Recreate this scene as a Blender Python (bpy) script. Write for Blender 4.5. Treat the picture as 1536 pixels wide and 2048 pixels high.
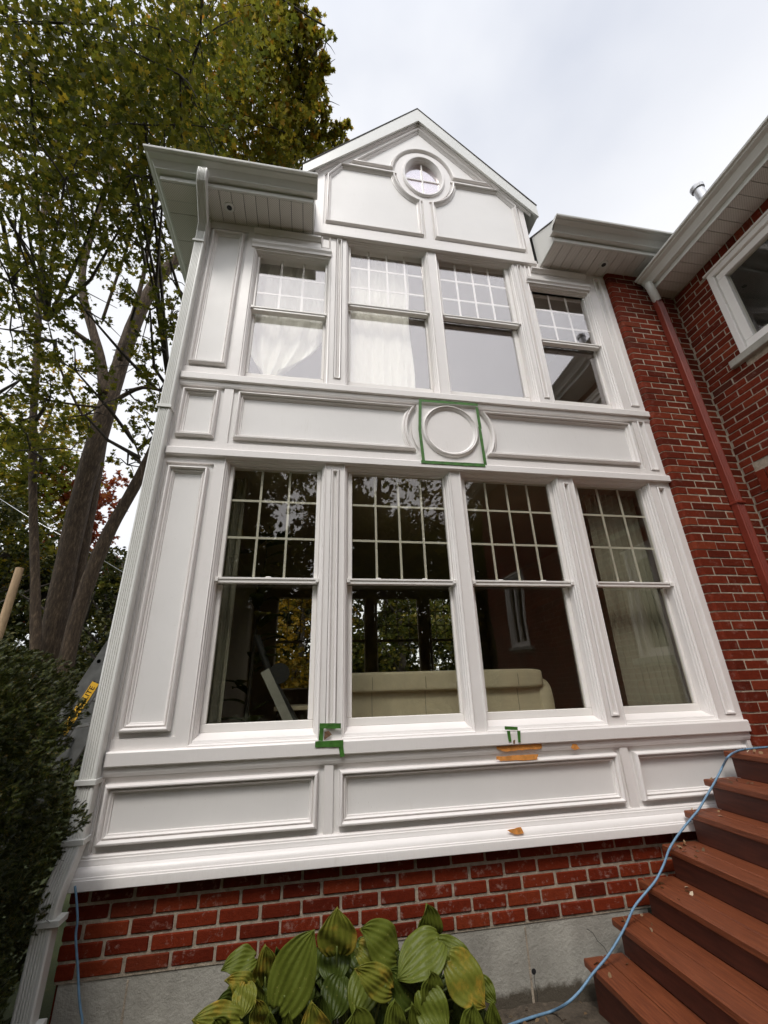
import bpy, math, random
import numpy as np
from mathutils import Vector, Matrix
from mathutils.geometry import tessellate_polygon
R = math.radians
rng = random.Random(7)
nr = np.random.RandomState(11)
scene = bpy.context.scene
for o in list(bpy.data.objects): bpy.data.objects.remove(o)
COL = scene.collection

# ------------------------------------------------------------------ camera
CAM = Vector((0, -2.76, 1.5)); FPX = 840.33
_p, _r, _y = 0.39141, -0.029806, 0.177974
cF = Vector((math.sin(_y)*math.cos(_p), math.cos(_y)*math.cos(_p), math.sin(_p)))
_right = Vector((math.cos(_y), -math.sin(_y), 0)); _up = _right.cross(cF)
cR = _right*math.cos(_r)+_up*math.sin(_r); cU = -_right*math.sin(_r)+_up*math.cos(_r)
cam = bpy.data.cameras.new('camera'); camo = bpy.data.objects.new('camera', cam); COL.objects.link(camo)
M = Matrix((cR, cU, -cF)).transposed().to_4x4(); M.translation = CAM; camo.matrix_world = M
cam.sensor_fit = 'VERTICAL'; cam.sensor_height = 24; cam.lens = FPX/2048*24
cam.clip_start = 0.02; cam.clip_end = 2000
scene.camera = camo
scene.render.resolution_x = 768; scene.render.resolution_y = 1024

def ray(px, py): return cF+cR*((px-768)/FPX)-cU*((py-1024)/FPX)
def atY(px, py, Y): d = ray(px, py); return CAM+d*((Y+2.76)/d.y)
def atD(px, py, D): d = ray(px, py).normalized(); return CAM+d*D
def atZ(px, py, Z): d = ray(px, py); return CAM+d*((Z-1.5)/d.z)

# ------------------------------------------------------------------ world and sun
w = bpy.data.worlds.new('World'); scene.world = w; w.use_nodes = True
nt = w.node_tree; nt.nodes.clear()
SUN_EL, SUN_ROT = R(58), R(200)
sky = nt.nodes.new('ShaderNodeTexSky'); sky.sky_type = 'NISHITA'; sky.sun_disc = False
sky.sun_elevation = SUN_EL; sky.sun_rotation = SUN_ROT
bg1 = nt.nodes.new('ShaderNodeBackground'); bg1.inputs[1].default_value = 0.10
nt.links.new(sky.outputs[0], bg1.inputs[0])
tc = nt.nodes.new('ShaderNodeTexCoord')
n1 = nt.nodes.new('ShaderNodeTexNoise'); n1.inputs['Scale'].default_value = 1.9; n1.inputs['Detail'].default_value = 5; n1.inputs['Roughness'].default_value = .45
mp = nt.nodes.new('ShaderNodeMapping'); mp.inputs['Location'].default_value = (0.35, 0.1, 0.9); mp.inputs['Scale'].default_value = (1, 1, 1.6)
nt.links.new(tc.outputs['Generated'], mp.inputs[0]); nt.links.new(mp.outputs[0], n1.inputs[0])
cr = nt.nodes.new('ShaderNodeValToRGB'); cr.color_ramp.elements[0].position = .36; cr.color_ramp.elements[0].color = (.50, .535, .625, 1)
cr.color_ramp.elements[1].position = .62; cr.color_ramp.elements[1].color = (.80, .81, .84, 1)
nt.links.new(n1.outputs[0], cr.inputs[0])
sep = nt.nodes.new('ShaderNodeSeparateXYZ'); nt.links.new(tc.outputs['Generated'], sep.inputs[0])
mr = nt.nodes.new('ShaderNodeMapRange'); mr.inputs[1].default_value = .94; mr.inputs[2].default_value = .74
nt.links.new(sep.outputs[2], mr.inputs[0])
mx = nt.nodes.new('ShaderNodeMix'); mx.data_type = 'RGBA'; mx.inputs[7].default_value = (.87, .87, .88, 1)
ml = nt.nodes.new('ShaderNodeMath'); ml.operation = 'MULTIPLY'; ml.inputs[1].default_value = .8
nt.links.new(mr.outputs[0], ml.inputs[0]); nt.links.new(ml.outputs[0], mx.inputs[0]); nt.links.new(cr.outputs[0], mx.inputs[6])
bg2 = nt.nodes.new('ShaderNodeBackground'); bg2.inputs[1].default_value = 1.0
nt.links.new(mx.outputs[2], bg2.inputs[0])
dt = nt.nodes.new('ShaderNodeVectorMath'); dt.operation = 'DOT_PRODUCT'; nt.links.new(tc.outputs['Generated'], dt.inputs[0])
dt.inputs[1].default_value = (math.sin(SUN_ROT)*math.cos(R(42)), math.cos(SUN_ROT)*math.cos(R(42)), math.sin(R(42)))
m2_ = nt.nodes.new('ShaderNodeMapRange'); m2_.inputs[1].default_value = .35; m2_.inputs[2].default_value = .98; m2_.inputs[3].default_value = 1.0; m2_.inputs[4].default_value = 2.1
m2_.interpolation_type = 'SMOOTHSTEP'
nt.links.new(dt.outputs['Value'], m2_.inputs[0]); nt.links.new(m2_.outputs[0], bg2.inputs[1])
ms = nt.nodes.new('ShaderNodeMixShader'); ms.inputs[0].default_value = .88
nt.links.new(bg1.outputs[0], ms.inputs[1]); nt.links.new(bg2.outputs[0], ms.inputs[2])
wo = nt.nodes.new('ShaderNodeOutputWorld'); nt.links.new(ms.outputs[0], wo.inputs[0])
sl = bpy.data.lights.new('sun', 'SUN'); sl.energy = 1.5; sl.angle = R(14); sl.color = (1, .96, .9)
so = bpy.data.objects.new('sun', sl); COL.objects.link(so)
# sun behind the camera and to the left, high; nishita rotation runs clockwise from +Y
sd = Vector((math.sin(SUN_ROT)*math.cos(SUN_EL), math.cos(SUN_ROT)*math.cos(SUN_EL), math.sin(SUN_EL)))
so.rotation_euler = (-sd).to_track_quat('-Z', 'Y').to_euler()
scene.view_settings.view_transform = 'Standard'; scene.view_settings.look = 'None'
scene.view_settings.exposure = 0.40; scene.view_settings.gamma = 1
scene.render.engine = 'CYCLES'

# ------------------------------------------------------------------ materials
def new_mat(name):
    m = bpy.data.materials.new(name); m.use_nodes = True
    return m, m.node_tree, m.node_tree.nodes['Principled BSDF']
def noise(nt, scale, detail=4, rough=.55, vec=None, mapscale=None):
    t = nt.nodes.new('ShaderNodeTexCoord'); n = nt.nodes.new('ShaderNodeTexNoise')
    n.inputs['Scale'].default_value = scale; n.inputs['Detail'].default_value = detail; n.inputs['Roughness'].default_value = rough
    if mapscale:
        mp = nt.nodes.new('ShaderNodeMapping'); mp.inputs['Scale'].default_value = mapscale
        nt.links.new(t.outputs['Object'], mp.inputs[0]); nt.links.new(mp.outputs[0], n.inputs[0])
    else: nt.links.new(t.outputs['Object'], n.inputs[0])
    return n.outputs[0]
def ramp(nt, src, stops):
    r = nt.nodes.new('ShaderNodeValToRGB'); e = r.color_ramp.elements
    while len(e) < len(stops): e.new(.5)
    for k, (p, c) in enumerate(stops): e[k].position = p; e[k].color = (*c, 1)
    nt.links.new(src, r.inputs[0]); return r.outputs[0]
def mixc(nt, fac, a, b, mode='MIX'):
    m = nt.nodes.new('ShaderNodeMix'); m.data_type = 'RGBA'; m.blend_type = mode
    for i, v in ((0, fac), (6, a), (7, b)):
        if isinstance(v, (int, float)): m.inputs[i].default_value = v
        elif isinstance(v, tuple): m.inputs[i].default_value = (*v, 1)
        else: nt.links.new(v, m.inputs[i])
    return m.outputs[2]
def bump(nt, b, src, dist, strength=1):
    n = nt.nodes.new('ShaderNodeBump'); n.inputs['Distance'].default_value = dist; n.inputs['Strength'].default_value = strength
    nt.links.new(src, n.inputs['Height']); nt.links.new(n.outputs[0], b.inputs['Normal'])
def island(nt):
    g = nt.nodes.new('ShaderNodeNewGeometry'); return g.outputs['Random Per Island']
def simple(name, col, rough=.6, var=.12, scale=6, metal=0, bd=0, bs=60, spec=None, ms=None):
    m, nt, b = new_mat(name)
    n = noise(nt, scale, mapscale=ms)
    c = ramp(nt, n, [(.3, tuple(x*(1-var) for x in col)), (.7, tuple(min(1, x*(1+var)) for x in col))])
    nt.links.new(c, b.inputs['Base Color']); b.inputs['Roughness'].default_value = rough; b.inputs['Metallic'].default_value = metal
    if spec is not None: b.inputs['Specular IOR Level'].default_value = spec
    if bd: bump(nt, b, noise(nt, bs, 3), bd)
    return m
def paint(name, col, rough=.38, dirt=.5):
    m, nt, b = new_mat(name)
    big = ramp(nt, noise(nt, 1.7, 5), [(.3, tuple(x*.93 for x in col)), (.7, col)])
    grime = ramp(nt, noise(nt, 9, 8, .7, mapscale=(2.2, 2.2, .45)), [(.60, (0, 0, 0)), (.82, (1, 1, 1))])
    mm = nt.nodes.new('ShaderNodeMath'); mm.operation = 'MULTIPLY'; mm.inputs[1].default_value = dirt; nt.links.new(grime, mm.inputs[0])
    c = mixc(nt, mm.outputs[0], big, (col[0]*.62, col[1]*.58, col[2]*.50))
    specks = ramp(nt, noise(nt, 120, 2, .5), [(.74, (0, 0, 0)), (.78, (1, 1, 1))])
    m2 = nt.nodes.new('ShaderNodeMath'); m2.operation = 'MULTIPLY'; m2.inputs[1].default_value = .35; nt.links.new(specks, m2.inputs[0])
    c = mixc(nt, m2.outputs[0], c, (.30, .26, .21))
    nt.links.new(c, b.inputs['Base Color'])
    rr = nt.nodes.new('ShaderNodeMapRange'); rr.inputs[3].default_value = rough-.08; rr.inputs[4].default_value = rough+.15
    nt.links.new(noise(nt, 4, 4), rr.inputs[0]); nt.links.new(rr.outputs[0], b.inputs['Roughness'])
    bump(nt, b, noise(nt, 55, 4, .6, mapscale=(1, 1, .25)), .0012, .8)
    return m
WHITE = paint('white_trim_paint', (.83, .79, .765), .34, .34)
FIELD = paint('white_panel_paint', (.79, .765, .745), .44, .26)
SASH = paint('white_sash_vinyl', (.84, .805, .77), .3, .12)
MUNT = paint('grey_white_grid', (.60, .575, .53), .4, .1)
ALU = paint('white_aluminium', (.69, .685, .65), .32, .3)
SOFM, nt, b = new_mat('vented_soffit')
wv = nt.nodes.new('ShaderNodeTexWave'); wv.wave_type = 'BANDS'; wv.bands_direction = 'X'; wv.inputs['Scale'].default_value = 1.0
t = nt.nodes.new('ShaderNodeTexCoord'); vz = nt.nodes.new('ShaderNodeTexVoronoi'); vz.inputs['Scale'].default_value = 85
vz.inputs['Randomness'].default_value = 0.0
mpp = nt.nodes.new('ShaderNodeMapping'); mpp.inputs['Rotation'].default_value = (0, 0, R(45)); nt.links.new(t.outputs['Object'], mpp.inputs[0]); nt.links.new(mpp.outputs[0], vz.inputs[0])
c = ramp(nt, vz.outputs[0], [(.22, (.34, .31, .27)), (.36, (.70, .67, .63))])
nt.links.new(c, b.inputs['Base Color']); b.inputs['Roughness'].default_value = .5
SOFFIT = SOFM
def brickmat(name, cols, bloom):
    m, nt, b = new_mat(name)
    c = ramp(nt, island(nt), cols)
    n2 = noise(nt, 45, 6, .7)
    c = mixc(nt, .55, c, ramp(nt, n2, [(.25, (.35, .3, .3)), (.75, (1, 1, 1))]), 'MULTIPLY')
    wh = ramp(nt, noise(nt, 22, 8, .75), [(.56, (0, 0, 0)), (.70, (1, 1, 1))])
    mm = nt.nodes.new('ShaderNodeMath'); mm.operation = 'MULTIPLY'; mm.inputs[1].default_value = bloom; nt.links.new(wh, mm.inputs[0])
    c = mixc(nt, mm.outputs[0], c, (.42, .30, .25))
    nt.links.new(c, b.inputs['Base Color']); b.inputs['Roughness'].default_value = .8
    b.inputs['Specular IOR Level'].default_value = .1
    bump(nt, b, noise(nt, 90, 5, .7), .0035)
    return m
BRICK = brickmat('red_clay_brick', [(0, (.110, .015, .006)), (.3, (.165, .022, .008)), (.7, (.205, .029, .010)), (.93, (.23, .040, .014)), (1, (.10, .020, .010))], .6)
BRICK2 = brickmat('red_wall_brick', [(0, (.105, .017, .008)), (.35, (.160, .024, .010)), (.8, (.200, .031, .013)), (.95, (.23, .045, .019)), (1, (.09, .022, .013))], .22)
MORTAR = simple('mortar', (.34, .28, .215), .95, .3, 30, bd=.004, bs=120)
MORTAR2 = simple('grey_wall_mortar', (.36, .30, .23), .95, .3, 30, bd=.004, bs=120)
CONC, nt, b = new_mat('cast_concrete')
c = ramp(nt, noise(nt, 4, 8, .65, mapscale=(1.5, 1.5, 1.0)), [(.3, (.27, .255, .22)), (.72, (.42, .40, .35))])
drip = ramp(nt, noise(nt, 8, 8, .75, mapscale=(7, 7, .45)), [(.66, (0, 0, 0)), (.76, (1, 1, 1))])
c = mixc(nt, drip, c, (.55, .53, .48))
dk = ramp(nt, noise(nt, 7, 9, .8), [(.66, (0, 0, 0)), (.74, (1, 1, 1))])
c = mixc(nt, dk, c, (.16, .14, .12))
tcz = nt.nodes.new('ShaderNodeTexCoord'); sz = nt.nodes.new('ShaderNodeSeparateXYZ'); nt.links.new(tcz.outputs['Object'], sz.inputs[0])
az = nt.nodes.new('ShaderNodeMath'); az.operation = 'MULTIPLY_ADD'; az.inputs[1].default_value = -.11; nt.links.new(noise(nt, 14, 6, .7), az.inputs[0]); nt.links.new(sz.outputs[2], az.inputs[2])
c = mixc(nt, ramp(nt, az.outputs[0], [(.0, (1, 1, 1)), (.03, (0, 0, 0))]), c, (.085, .07, .05))
nt.links.new(c, b.inputs['Base Color']); b.inputs['Roughness'].default_value = .9; bump(nt, b, noise(nt, 40, 6, .7), .006)
STAIN, nt, b = new_mat('stained_deck_wood')
g = noise(nt, 9, 7, .65, mapscale=(14, .8, 14))
c = ramp(nt, g, [(.3, (.090, .021, .007)), (.55, (.165, .043, .014)), (.75, (.225, .066, .024))])
sp = ramp(nt, noise(nt, 16, 4, .6, mapscale=(1, .5, 1)), [(.69, (0, 0, 0)), (.76, (1, 1, 1))])
c = mixc(nt, sp, c, (.05, .014, .010))
nt.links.new(c, b.inputs['Base Color']); b.inputs['Roughness'].default_value = .55; bump(nt, b, g, .002)
STAIN2 = simple('stained_riser_wood', (.070, .017, .008), .6, .3, 9, bd=.001, bs=50, ms=(6, .7, 6))
SHING = simple('dark_shingle', (.05, .045, .042), .95, .4, 40, bd=.01)
REDP = simple('red_painted_metal', (.20, .030, .015), .45, .15, 5)
TAPE = simple('green_tape', (.045, .15, .018), .55, .35, 25, bd=.001, bs=90)
FILL = simple('orange_filler', (.66, .27, .06), .8, .25, 40, bd=.002, bs=120)
WOODEXP = simple('rotten_wood', (.16, .09, .05), .9, .6, 60, bd=.004)
BLUE = simple('blue_cord', (.13, .24, .36), .5, .15, 40, bd=.0006, bs=300)
METAL = simple('galvanised_metal', (.55, .55, .56), .35, .15, 8, metal=.9)
LADM = simple('grey_fibreglass', (.10, .10, .095), .5, .3, 12)
LADA = simple('ladder_aluminium', (.35, .35, .34), .4, .2, 12, metal=.6)
YEL = simple('yellow_label', (.75, .42, .03), .5, .08, 8)
BLACKP = simple('black_print', (.01, .01, .01), .5, 0, 8)
DARK = simple('dark_plastic', (.02, .02, .022), .5, .2, 8)
INT = simple('interior_wall_paint', (.30, .24, .17), .8, .08, 2)
INTF = simple('interior_floor_wood', (.12, .07, .035), .5, .25, 6, ms=(1, 8, 1))
LEATHER = simple('cream_leather', (.84, .75, .56), .42, .06, 9, bd=.0015, bs=35)
CLOTH, nt, b = new_mat('white_curtain_cloth')
b.inputs['Base Color'].default_value = (.86, .85, .77, 1); b.inputs['Roughness'].default_value = .9
bump(nt, b, noise(nt, 14, 4, .6, mapscale=(2.5, 1, .5)), .02)
SHEER, nt, b = new_mat('sheer_curtain')
b.inputs['Base Color'].default_value = (.40, .39, .32, 1); b.inputs['Roughness'].default_value = .9
tr = nt.nodes.new('ShaderNodeBsdfTransparent'); mxs = nt.nodes.new('ShaderNodeMixShader'); mxs.inputs[0].default_value = .45
out = nt.nodes['Material Output']; nt.links.new(tr.outputs[0], mxs.inputs[1]); nt.links.new(b.outputs[0], mxs.inputs[2]); nt.links.new(mxs.outputs[0], out.inputs[0])
def glassmat(name, f0, tint, wob=.0):
    m = bpy.data.materials.new(name); m.use_nodes = True; nt = m.node_tree; nt.nodes.clear()
    g = nt.nodes.new('ShaderNodeNewGeometry'); d = nt.nodes.new('ShaderNodeVectorMath'); d.operation = 'DOT_PRODUCT'
    nt.links.new(g.outputs['Incoming'], d.inputs[0]); nt.links.new(g.outputs['Normal'], d.inputs[1])
    def mth(op, a, b=None):
        n = nt.nodes.new('ShaderNodeMath'); n.operation = op
        for i, v in enumerate((a, b)):
            if v is None: continue
            if isinstance(v, (int, float)): n.inputs[i].default_value = v
            else: nt.links.new(v, n.inputs[i])
        return n.outputs[0]
    a = mth('ABSOLUTE', d.outputs['Value']); q = mth('SUBTRACT', 1.0, a); q = mth('POWER', q, 5.0)
    fr = mth('ADD', mth('MULTIPLY', q, 1-f0), f0)
    gl = nt.nodes.new('ShaderNodeBsdfGlossy'); gl.inputs['Roughness'].default_value = 0.0; gl.inputs[0].default_value = (1, .955, .955, 1)
    t = nt.nodes.new('ShaderNodeBsdfTransparent'); t.inputs[0].default_value = (*tint, 1)
    s = nt.nodes.new('ShaderNodeMixShader'); nt.links.new(fr, s.inputs[0]); nt.links.new(t.outputs[0], s.inputs[1]); nt.links.new(gl.outputs[0], s.inputs[2])
    o = nt.nodes.new('ShaderNodeOutputMaterial'); nt.links.new(s.outputs[0], o.inputs[0])
    tcn = nt.nodes.new('ShaderNodeTexCoord'); nn = nt.nodes.new('ShaderNodeTexNoise'); nn.inputs['Scale'].default_value = 2.2; nn.inputs['Detail'].default_value = 0
    nt.links.new(tcn.outputs['Object'], nn.inputs[0]); bp = nt.nodes.new('ShaderNodeBump'); bp.inputs['Distance'].default_value = wob
    nt.links.new(nn.outputs[0], bp.inputs['Height']); nt.links.new(bp.outputs[0], gl.inputs['Normal'])
    return m
GLASSU = glassmat('upper_window_glass', .155, (.98, .98, .97), .004)
GLASSL = glassmat('lower_window_glass', .05, (.95, .95, .91), .006)
GLASSO = glassmat('gable_window_glass', .38, (.9, .86, .87), .004)
def leafmat(name, cols, trans=.58, rough=.55, regional=None):
    m, nt, b = new_mat(name)
    c = ramp(nt, island(nt), cols)
    if regional:
        rn = ramp(nt, noise(nt, regional[0], 3), [(regional[1], (0, 0, 0)), (regional[1]+.15, (1, 1, 1))])
        c = mixc(nt, rn, c, ramp(nt, island(nt), regional[2]))
    nt.links.new(c, b.inputs['Base Color']); b.inputs['Roughness'].default_value = rough; b.inputs['Specular IOR Level'].default_value = .3
    tl = nt.nodes.new('ShaderNodeBsdfTranslucent'); nt.links.new(c, tl.inputs[0])
    s = nt.nodes.new('ShaderNodeMixShader'); s.inputs[0].default_value = trans
    o = nt.nodes['Material Output']; nt.links.new(b.outputs[0], s.inputs[1]); nt.links.new(tl.outputs[0], s.inputs[2]); nt.links.new(s.outputs[0], o.inputs[0])
    return m
LEAF_A = leafmat('maple_leaf_green', [(0, (.050, .064, .009)), (.5, (.125, .132, .014)), (.9, (.20, .185, .020)), (1, (.32, .22, .02))])
LEAF_B = leafmat('maple_leaf_autumn', [(0, (.11, .115, .012)), (.45, (.23, .22, .020)), (.85, (.36, .29, .026)), (1, (.48, .22, .02))],
                 regional=(.45, .56, [(0, (.20, .15, .025)), (.6, (.36, .23, .04)), (1, (.48, .17, .03))]))
LEAF_R = leafmat('maple_leaf_red', [(0, (.10, .03, .015)), (.5, (.30, .05, .02)), (1, (.34, .13, .03))])
LEAF_Y = leafmat('leaf_yellow', [(0, (.07, .07, .01)), (.5, (.26, .17, .015)), (1, (.42, .24, .02))], .45)
LEAF_D = leafmat('leaf_dark', [(0, (.014, .020, .005)), (.6, (.045, .052, .010)), (1, (.12, .105, .018))], .3)
LEAF_G = leafmat('leaf_light_green', [(0, (.045, .058, .010)), (.6, (.10, .11, .02)), (1, (.24, .19, .03))])
YEW = leafmat('yew_needle', [(0, (.012, .018, .003)), (.6, (.034, .044, .006)), (.93, (.085, .092, .014)), (1, (.16, .10, .02))], .12, .5)
BARK, nt, b = new_mat('bark')
bn = noise(nt, 22, 8, .75, mapscale=(1.6, 1.6, .35))
nt.links.new(ramp(nt, bn, [(.3, (.020, .012, .007)), (.52, (.072, .047, .028)), (.68, (.19, .135, .085))]), b.inputs['Base Color']); b.inputs['Roughness'].default_value = .9
bump(nt, b, bn, .02)
BARKD = simple('dark_bark', (.055, .044, .035), .9, .4, 20, bd=.01)
POST = simple('weathered_post', (.38, .26, .15), .8, .2, 12, ms=(3, 3, .5), bd=.004)
SOIL, nt, b = new_mat('soil')
c = ramp(nt, noise(nt, 30, 9, .75), [(.3, (.05, .038, .026)), (.6, (.13, .10, .07)), (.8, (.24, .19, .14))])
nt.links.new(c, b.inputs['Base Color']); b.inputs['Roughness'].default_value = 1; bump(nt, b, noise(nt, 45, 8, .75), .02)
GROUND, nt, b = new_mat('lawn_ground')
c = ramp(nt, noise(nt, 3, 9, .75), [(.3, (.03, .045, .012)), (.6, (.06, .075, .02)), (.8, (.12, .10, .04))])
nt.links.new(c, b.inputs['Base Color']); b.inputs['Roughness'].default_value = 1; bump(nt, b, noise(nt, 60, 8, .8), .03)
def hostamat(name, a, bb, yl, thr):
    m, nt, b = new_mat(name)
    uv = nt.nodes.new('ShaderNodeAttribute'); uv.attribute_name = 'vein'
    c0 = ramp(nt, uv.outputs['Fac'], [(.0, tuple(.35*p+.65*q for p, q in zip(bb, a))), (1, tuple(.8*q+.2*p for p, q in zip(a, bb)))])
    bl = ramp(nt, noise(nt, 14, 5, .6), [(thr, (0, 0, 0)), (thr+.22, (1, 1, 1))])
    c = mixc(nt, bl, c0, ramp(nt, noise(nt, 60, 5, .7), [(.42, yl), (.6, (.36, .25, .04)), (.72, (.12, .05, .02))]))
    pin = ramp(nt, noise(nt, 110, 3, .6), [(.66, (0, 0, 0)), (.70, (1, 1, 1))])
    c = mixc(nt, pin, c, (.26, .24, .06))
    nt.links.new(c, b.inputs['Base Color']); b.inputs['Roughness'].default_value = .42; b.inputs['Specular IOR Level'].default_value = .28
    tl = nt.nodes.new('ShaderNodeBsdfTranslucent'); nt.links.new(c, tl.inputs[0]); s = nt.nodes.new('ShaderNodeMixShader'); s.inputs[0].default_value = .25
    o = nt.nodes['Material Output']; nt.links.new(b.outputs[0], s.inputs[1]); nt.links.new(tl.outputs[0], s.inputs[2]); nt.links.new(s.outputs[0], o.inputs[0])
    bump(nt, b, noise(nt, 80, 3), .002)
    return m
HOSTA = hostamat('hosta_leaf', (.085, .112, .012), (.145, .170, .024), (.46, .28, .03), .66)
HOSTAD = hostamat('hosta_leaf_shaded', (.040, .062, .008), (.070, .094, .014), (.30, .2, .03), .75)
HOSTAY = hostamat('hosta_leaf_yellowing', (.125, .145, .016), (.20, .205, .03), (.50, .30, .04), .50)
STEM = simple('leaf_stem', (.12, .15, .03), .5, .2, 8)

# ------------------------------------------------------------------ mesh helpers
class MB:
    def __init__(s): s.v = []; s.f = []
    def add(s, vs, fs):
        n = len(s.v); s.v += [tuple(p) for p in vs]; s.f += [tuple(i+n for i in f) for f in fs]; return s
    def box(s, x0, x1, y0, y1, z0, z1):
        return s.add([(x, y, z) for z in (z0, z1) for y in (y0, y1) for x in (x0, x1)],
                     [(0, 2, 3, 1), (4, 5, 7, 6), (0, 1, 5, 4), (2, 6, 7, 3), (0, 4, 6, 2), (1, 3, 7, 5)])
    def bbox(s, x0, x1, y0, y1, z0, z1, b=.004):
        """box with every edge chamfered"""
        vs = []; idx = {}
        lo = (x0, y0, z0); hi = (x1, y1, z1)
        for cx in (0, 1):
            for cy in (0, 1):
                for cz in (0, 1):
                    c = (cx, cy, cz)
                    for a in range(3):
                        p = [0, 0, 0]
                        for k in range(3):
                            e = lo[k] if c[k] == 0 else hi[k]; d = 1 if c[k] == 0 else -1
                            p[k] = e if k == a else e+d*b
                        idx[(c, a)] = len(vs); vs.append(tuple(p))
        fs = []
        for a in range(3):
            o1, o2 = [(1, 2), (2, 0), (0, 1)][a]
            for sd in (0, 1):
                q = []
                for (u, v) in ((0, 0), (1, 0), (1, 1), (0, 1)):
                    c = [0, 0, 0]; c[a] = sd; c[o1] = u; c[o2] = v; q.append(idx[(tuple(c), a)])
                fs.append(tuple(q) if sd else tuple(q[::-1]))
            for u in (0, 1):
                for v in (0, 1):
                    c0 = [0, 0, 0]; c0[o1] = u; c0[o2] = v; c1 = list(c0); c1[a] = 1; c0 = tuple(c0); c1 = tuple(c1)
                    q = (idx[(c0, o1)], idx[(c1, o1)], idx[(c1, o2)], idx[(c0, o2)])
                    fs.append(q if u == v else q[::-1])
        for cx in (0, 1):
            for cy in (0, 1):
                for cz in (0, 1):
                    c = (cx, cy, cz); q = (idx[(c, 0)], idx[(c, 1)], idx[(c, 2)])
                    fs.append(q if (cx+cy+cz) % 2 else q[::-1])
        return s.add(vs, fs)
    def plate(s, outer, holes, y0, y1):
        """polygon with holes in the XZ plane, extruded from y0 (front) to y1"""
        loops = [outer]+holes
        tri = tessellate_polygon([[Vector((p[0], p[1], 0)) for p in l] for l in loops])
        flat = [p for l in loops for p in l]; n = len(flat)
        vs = [(p[0], y0, p[1]) for p in flat]+[(p[0], y1, p[1]) for p in flat]
        fs = []
        for t in tri:
            a, b, c = [flat[i] for i in t]
            ar = (b[0]-a[0])*(c[1]-a[1])-(b[1]-a[1])*(c[0]-a[0])
            if abs(ar) < 1e-10: continue
            t = tuple(t) if ar > 0 else tuple(t)[::-1]
            fs.append(t); fs.append(tuple(i+n for i in t[::-1]))
        k = 0
        for li, l in enumerate(loops):
            area = sum(l[i][0]*l[(i+1) % len(l)][1]-l[(i+1) % len(l)][0]*l[i][1] for i in range(len(l)))
            ccw = area > 0
            for i in range(len(l)):
                a = k+i; b = k+(i+1) % len(l)
                q = (a, a+n, b+n, b)
                fs.append(q if (ccw == (li == 0)) else q[::-1])
            k += len(l)
        return s.add(vs, fs)
    def ring(s, path, prof):
        """moulding: sweep profile (inset, y) round a closed CCW path in XZ"""
        m = len(path); k = len(prof); vs = []
        nn = []
        for i in range(m):
            a = path[i-1]; b = path[i]; c = path[(i+1) % m]
            d1 = Vector((b[0]-a[0], b[1]-a[1])).normalized(); d2 = Vector((c[0]-b[0], c[1]-b[1])).normalized()
            n1 = Vector((-d1.y, d1.x)); n2 = Vector((-d2.y, d2.x)); t = n1+n2
            nn.append(t/(max(.25, t.dot(n1))) if t.length > 1e-6 else n1)
        for i in range(m):
            for (u, y) in prof: vs.append((path[i][0]+nn[i].x*u, y, path[i][1]+nn[i].y*u))
        fs = []
        for i in range(m):
            j = (i+1) % m
            for q in range(k-1): fs.append((i*k+q, j*k+q, j*k+q+1, i*k+q+1))
        return s.add(vs, fs)
    def extr(s, prof, a, b, axis='X', cap=True):
        """extrude a closed profile [(y,z)] along X, or [(x,z)] along Y"""
        n = len(prof)
        if axis == 'X': vs = [(a, p[0], p[1]) for p in prof]+[(b, p[0], p[1]) for p in prof]
        else: vs = [(p[0], a, p[1]) for p in prof]+[(p[0], b, p[1]) for p in prof]
        fs = [(i, (i+1) % n, (i+1) % n+n, i+n) for i in range(n)]
        if cap: fs += [tuple(range(n))[::-1], tuple(range(n, 2*n))]
        return s.add(vs, fs)
    def tube(s, pts, rad, n=8, cap=True):
        pts = [Vector(p) for p in pts]; m = len(pts)
        if isinstance(rad, (int, float)): rad = [rad]*m
        vs = []; pu = None
        for i, p in enumerate(pts):
            t = (pts[min(i+1, m-1)]-pts[max(i-1, 0)]).normalized()
            if pu is None: pu = t.orthogonal().normalized()
            u = (pu-t*pu.dot(t)).normalized(); pu = u; v = t.cross(u)
            for k in range(n):
                a = 2*math.pi*k/n; vs.append(p+(u*math.cos(a)+v*math.sin(a))*rad[i])
        fs = [(i*n+k, i*n+(k+1) % n, (i+1)*n+(k+1) % n, (i+1)*n+k) for i in range(m-1) for k in range(n)]
        if cap: fs += [tuple(range(n))[::-1], tuple(range((m-1)*n, m*n))]
        return s.add(vs, fs)
    def sweep(s, pts, sec, side=(1, 0, 0)):
        """sweep closed section (a along side, b along normal) through pts"""
        pts = [Vector(p) for p in pts]; m = len(pts); n = len(sec); S = Vector(side); vs = []
        for i, p in enumerate(pts):
            d1 = (pts[i]-pts[max(i-1, 0)]); d2 = (pts[min(i+1, m-1)]-pts[i])
            d1 = d1.normalized() if d1.length else d2.normalized(); d2 = d2.normalized() if d2.length else d1
            t = (d1+d2).normalized(); nrm = t.cross(S).normalized(); sc = 1/max(.4, t.dot(d1))
            for (a, b) in sec: vs.append(p+S*a+nrm*b*sc)
        fs = [(i*n+k, i*n+(k+1) % n, (i+1)*n+(k+1) % n, (i+1)*n+k) for i in range(m-1) for k in range(n)]
        fs += [tuple(range(n))[::-1], tuple(range((m-1)*n, m*n))]
        return s.add(vs, fs)
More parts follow.
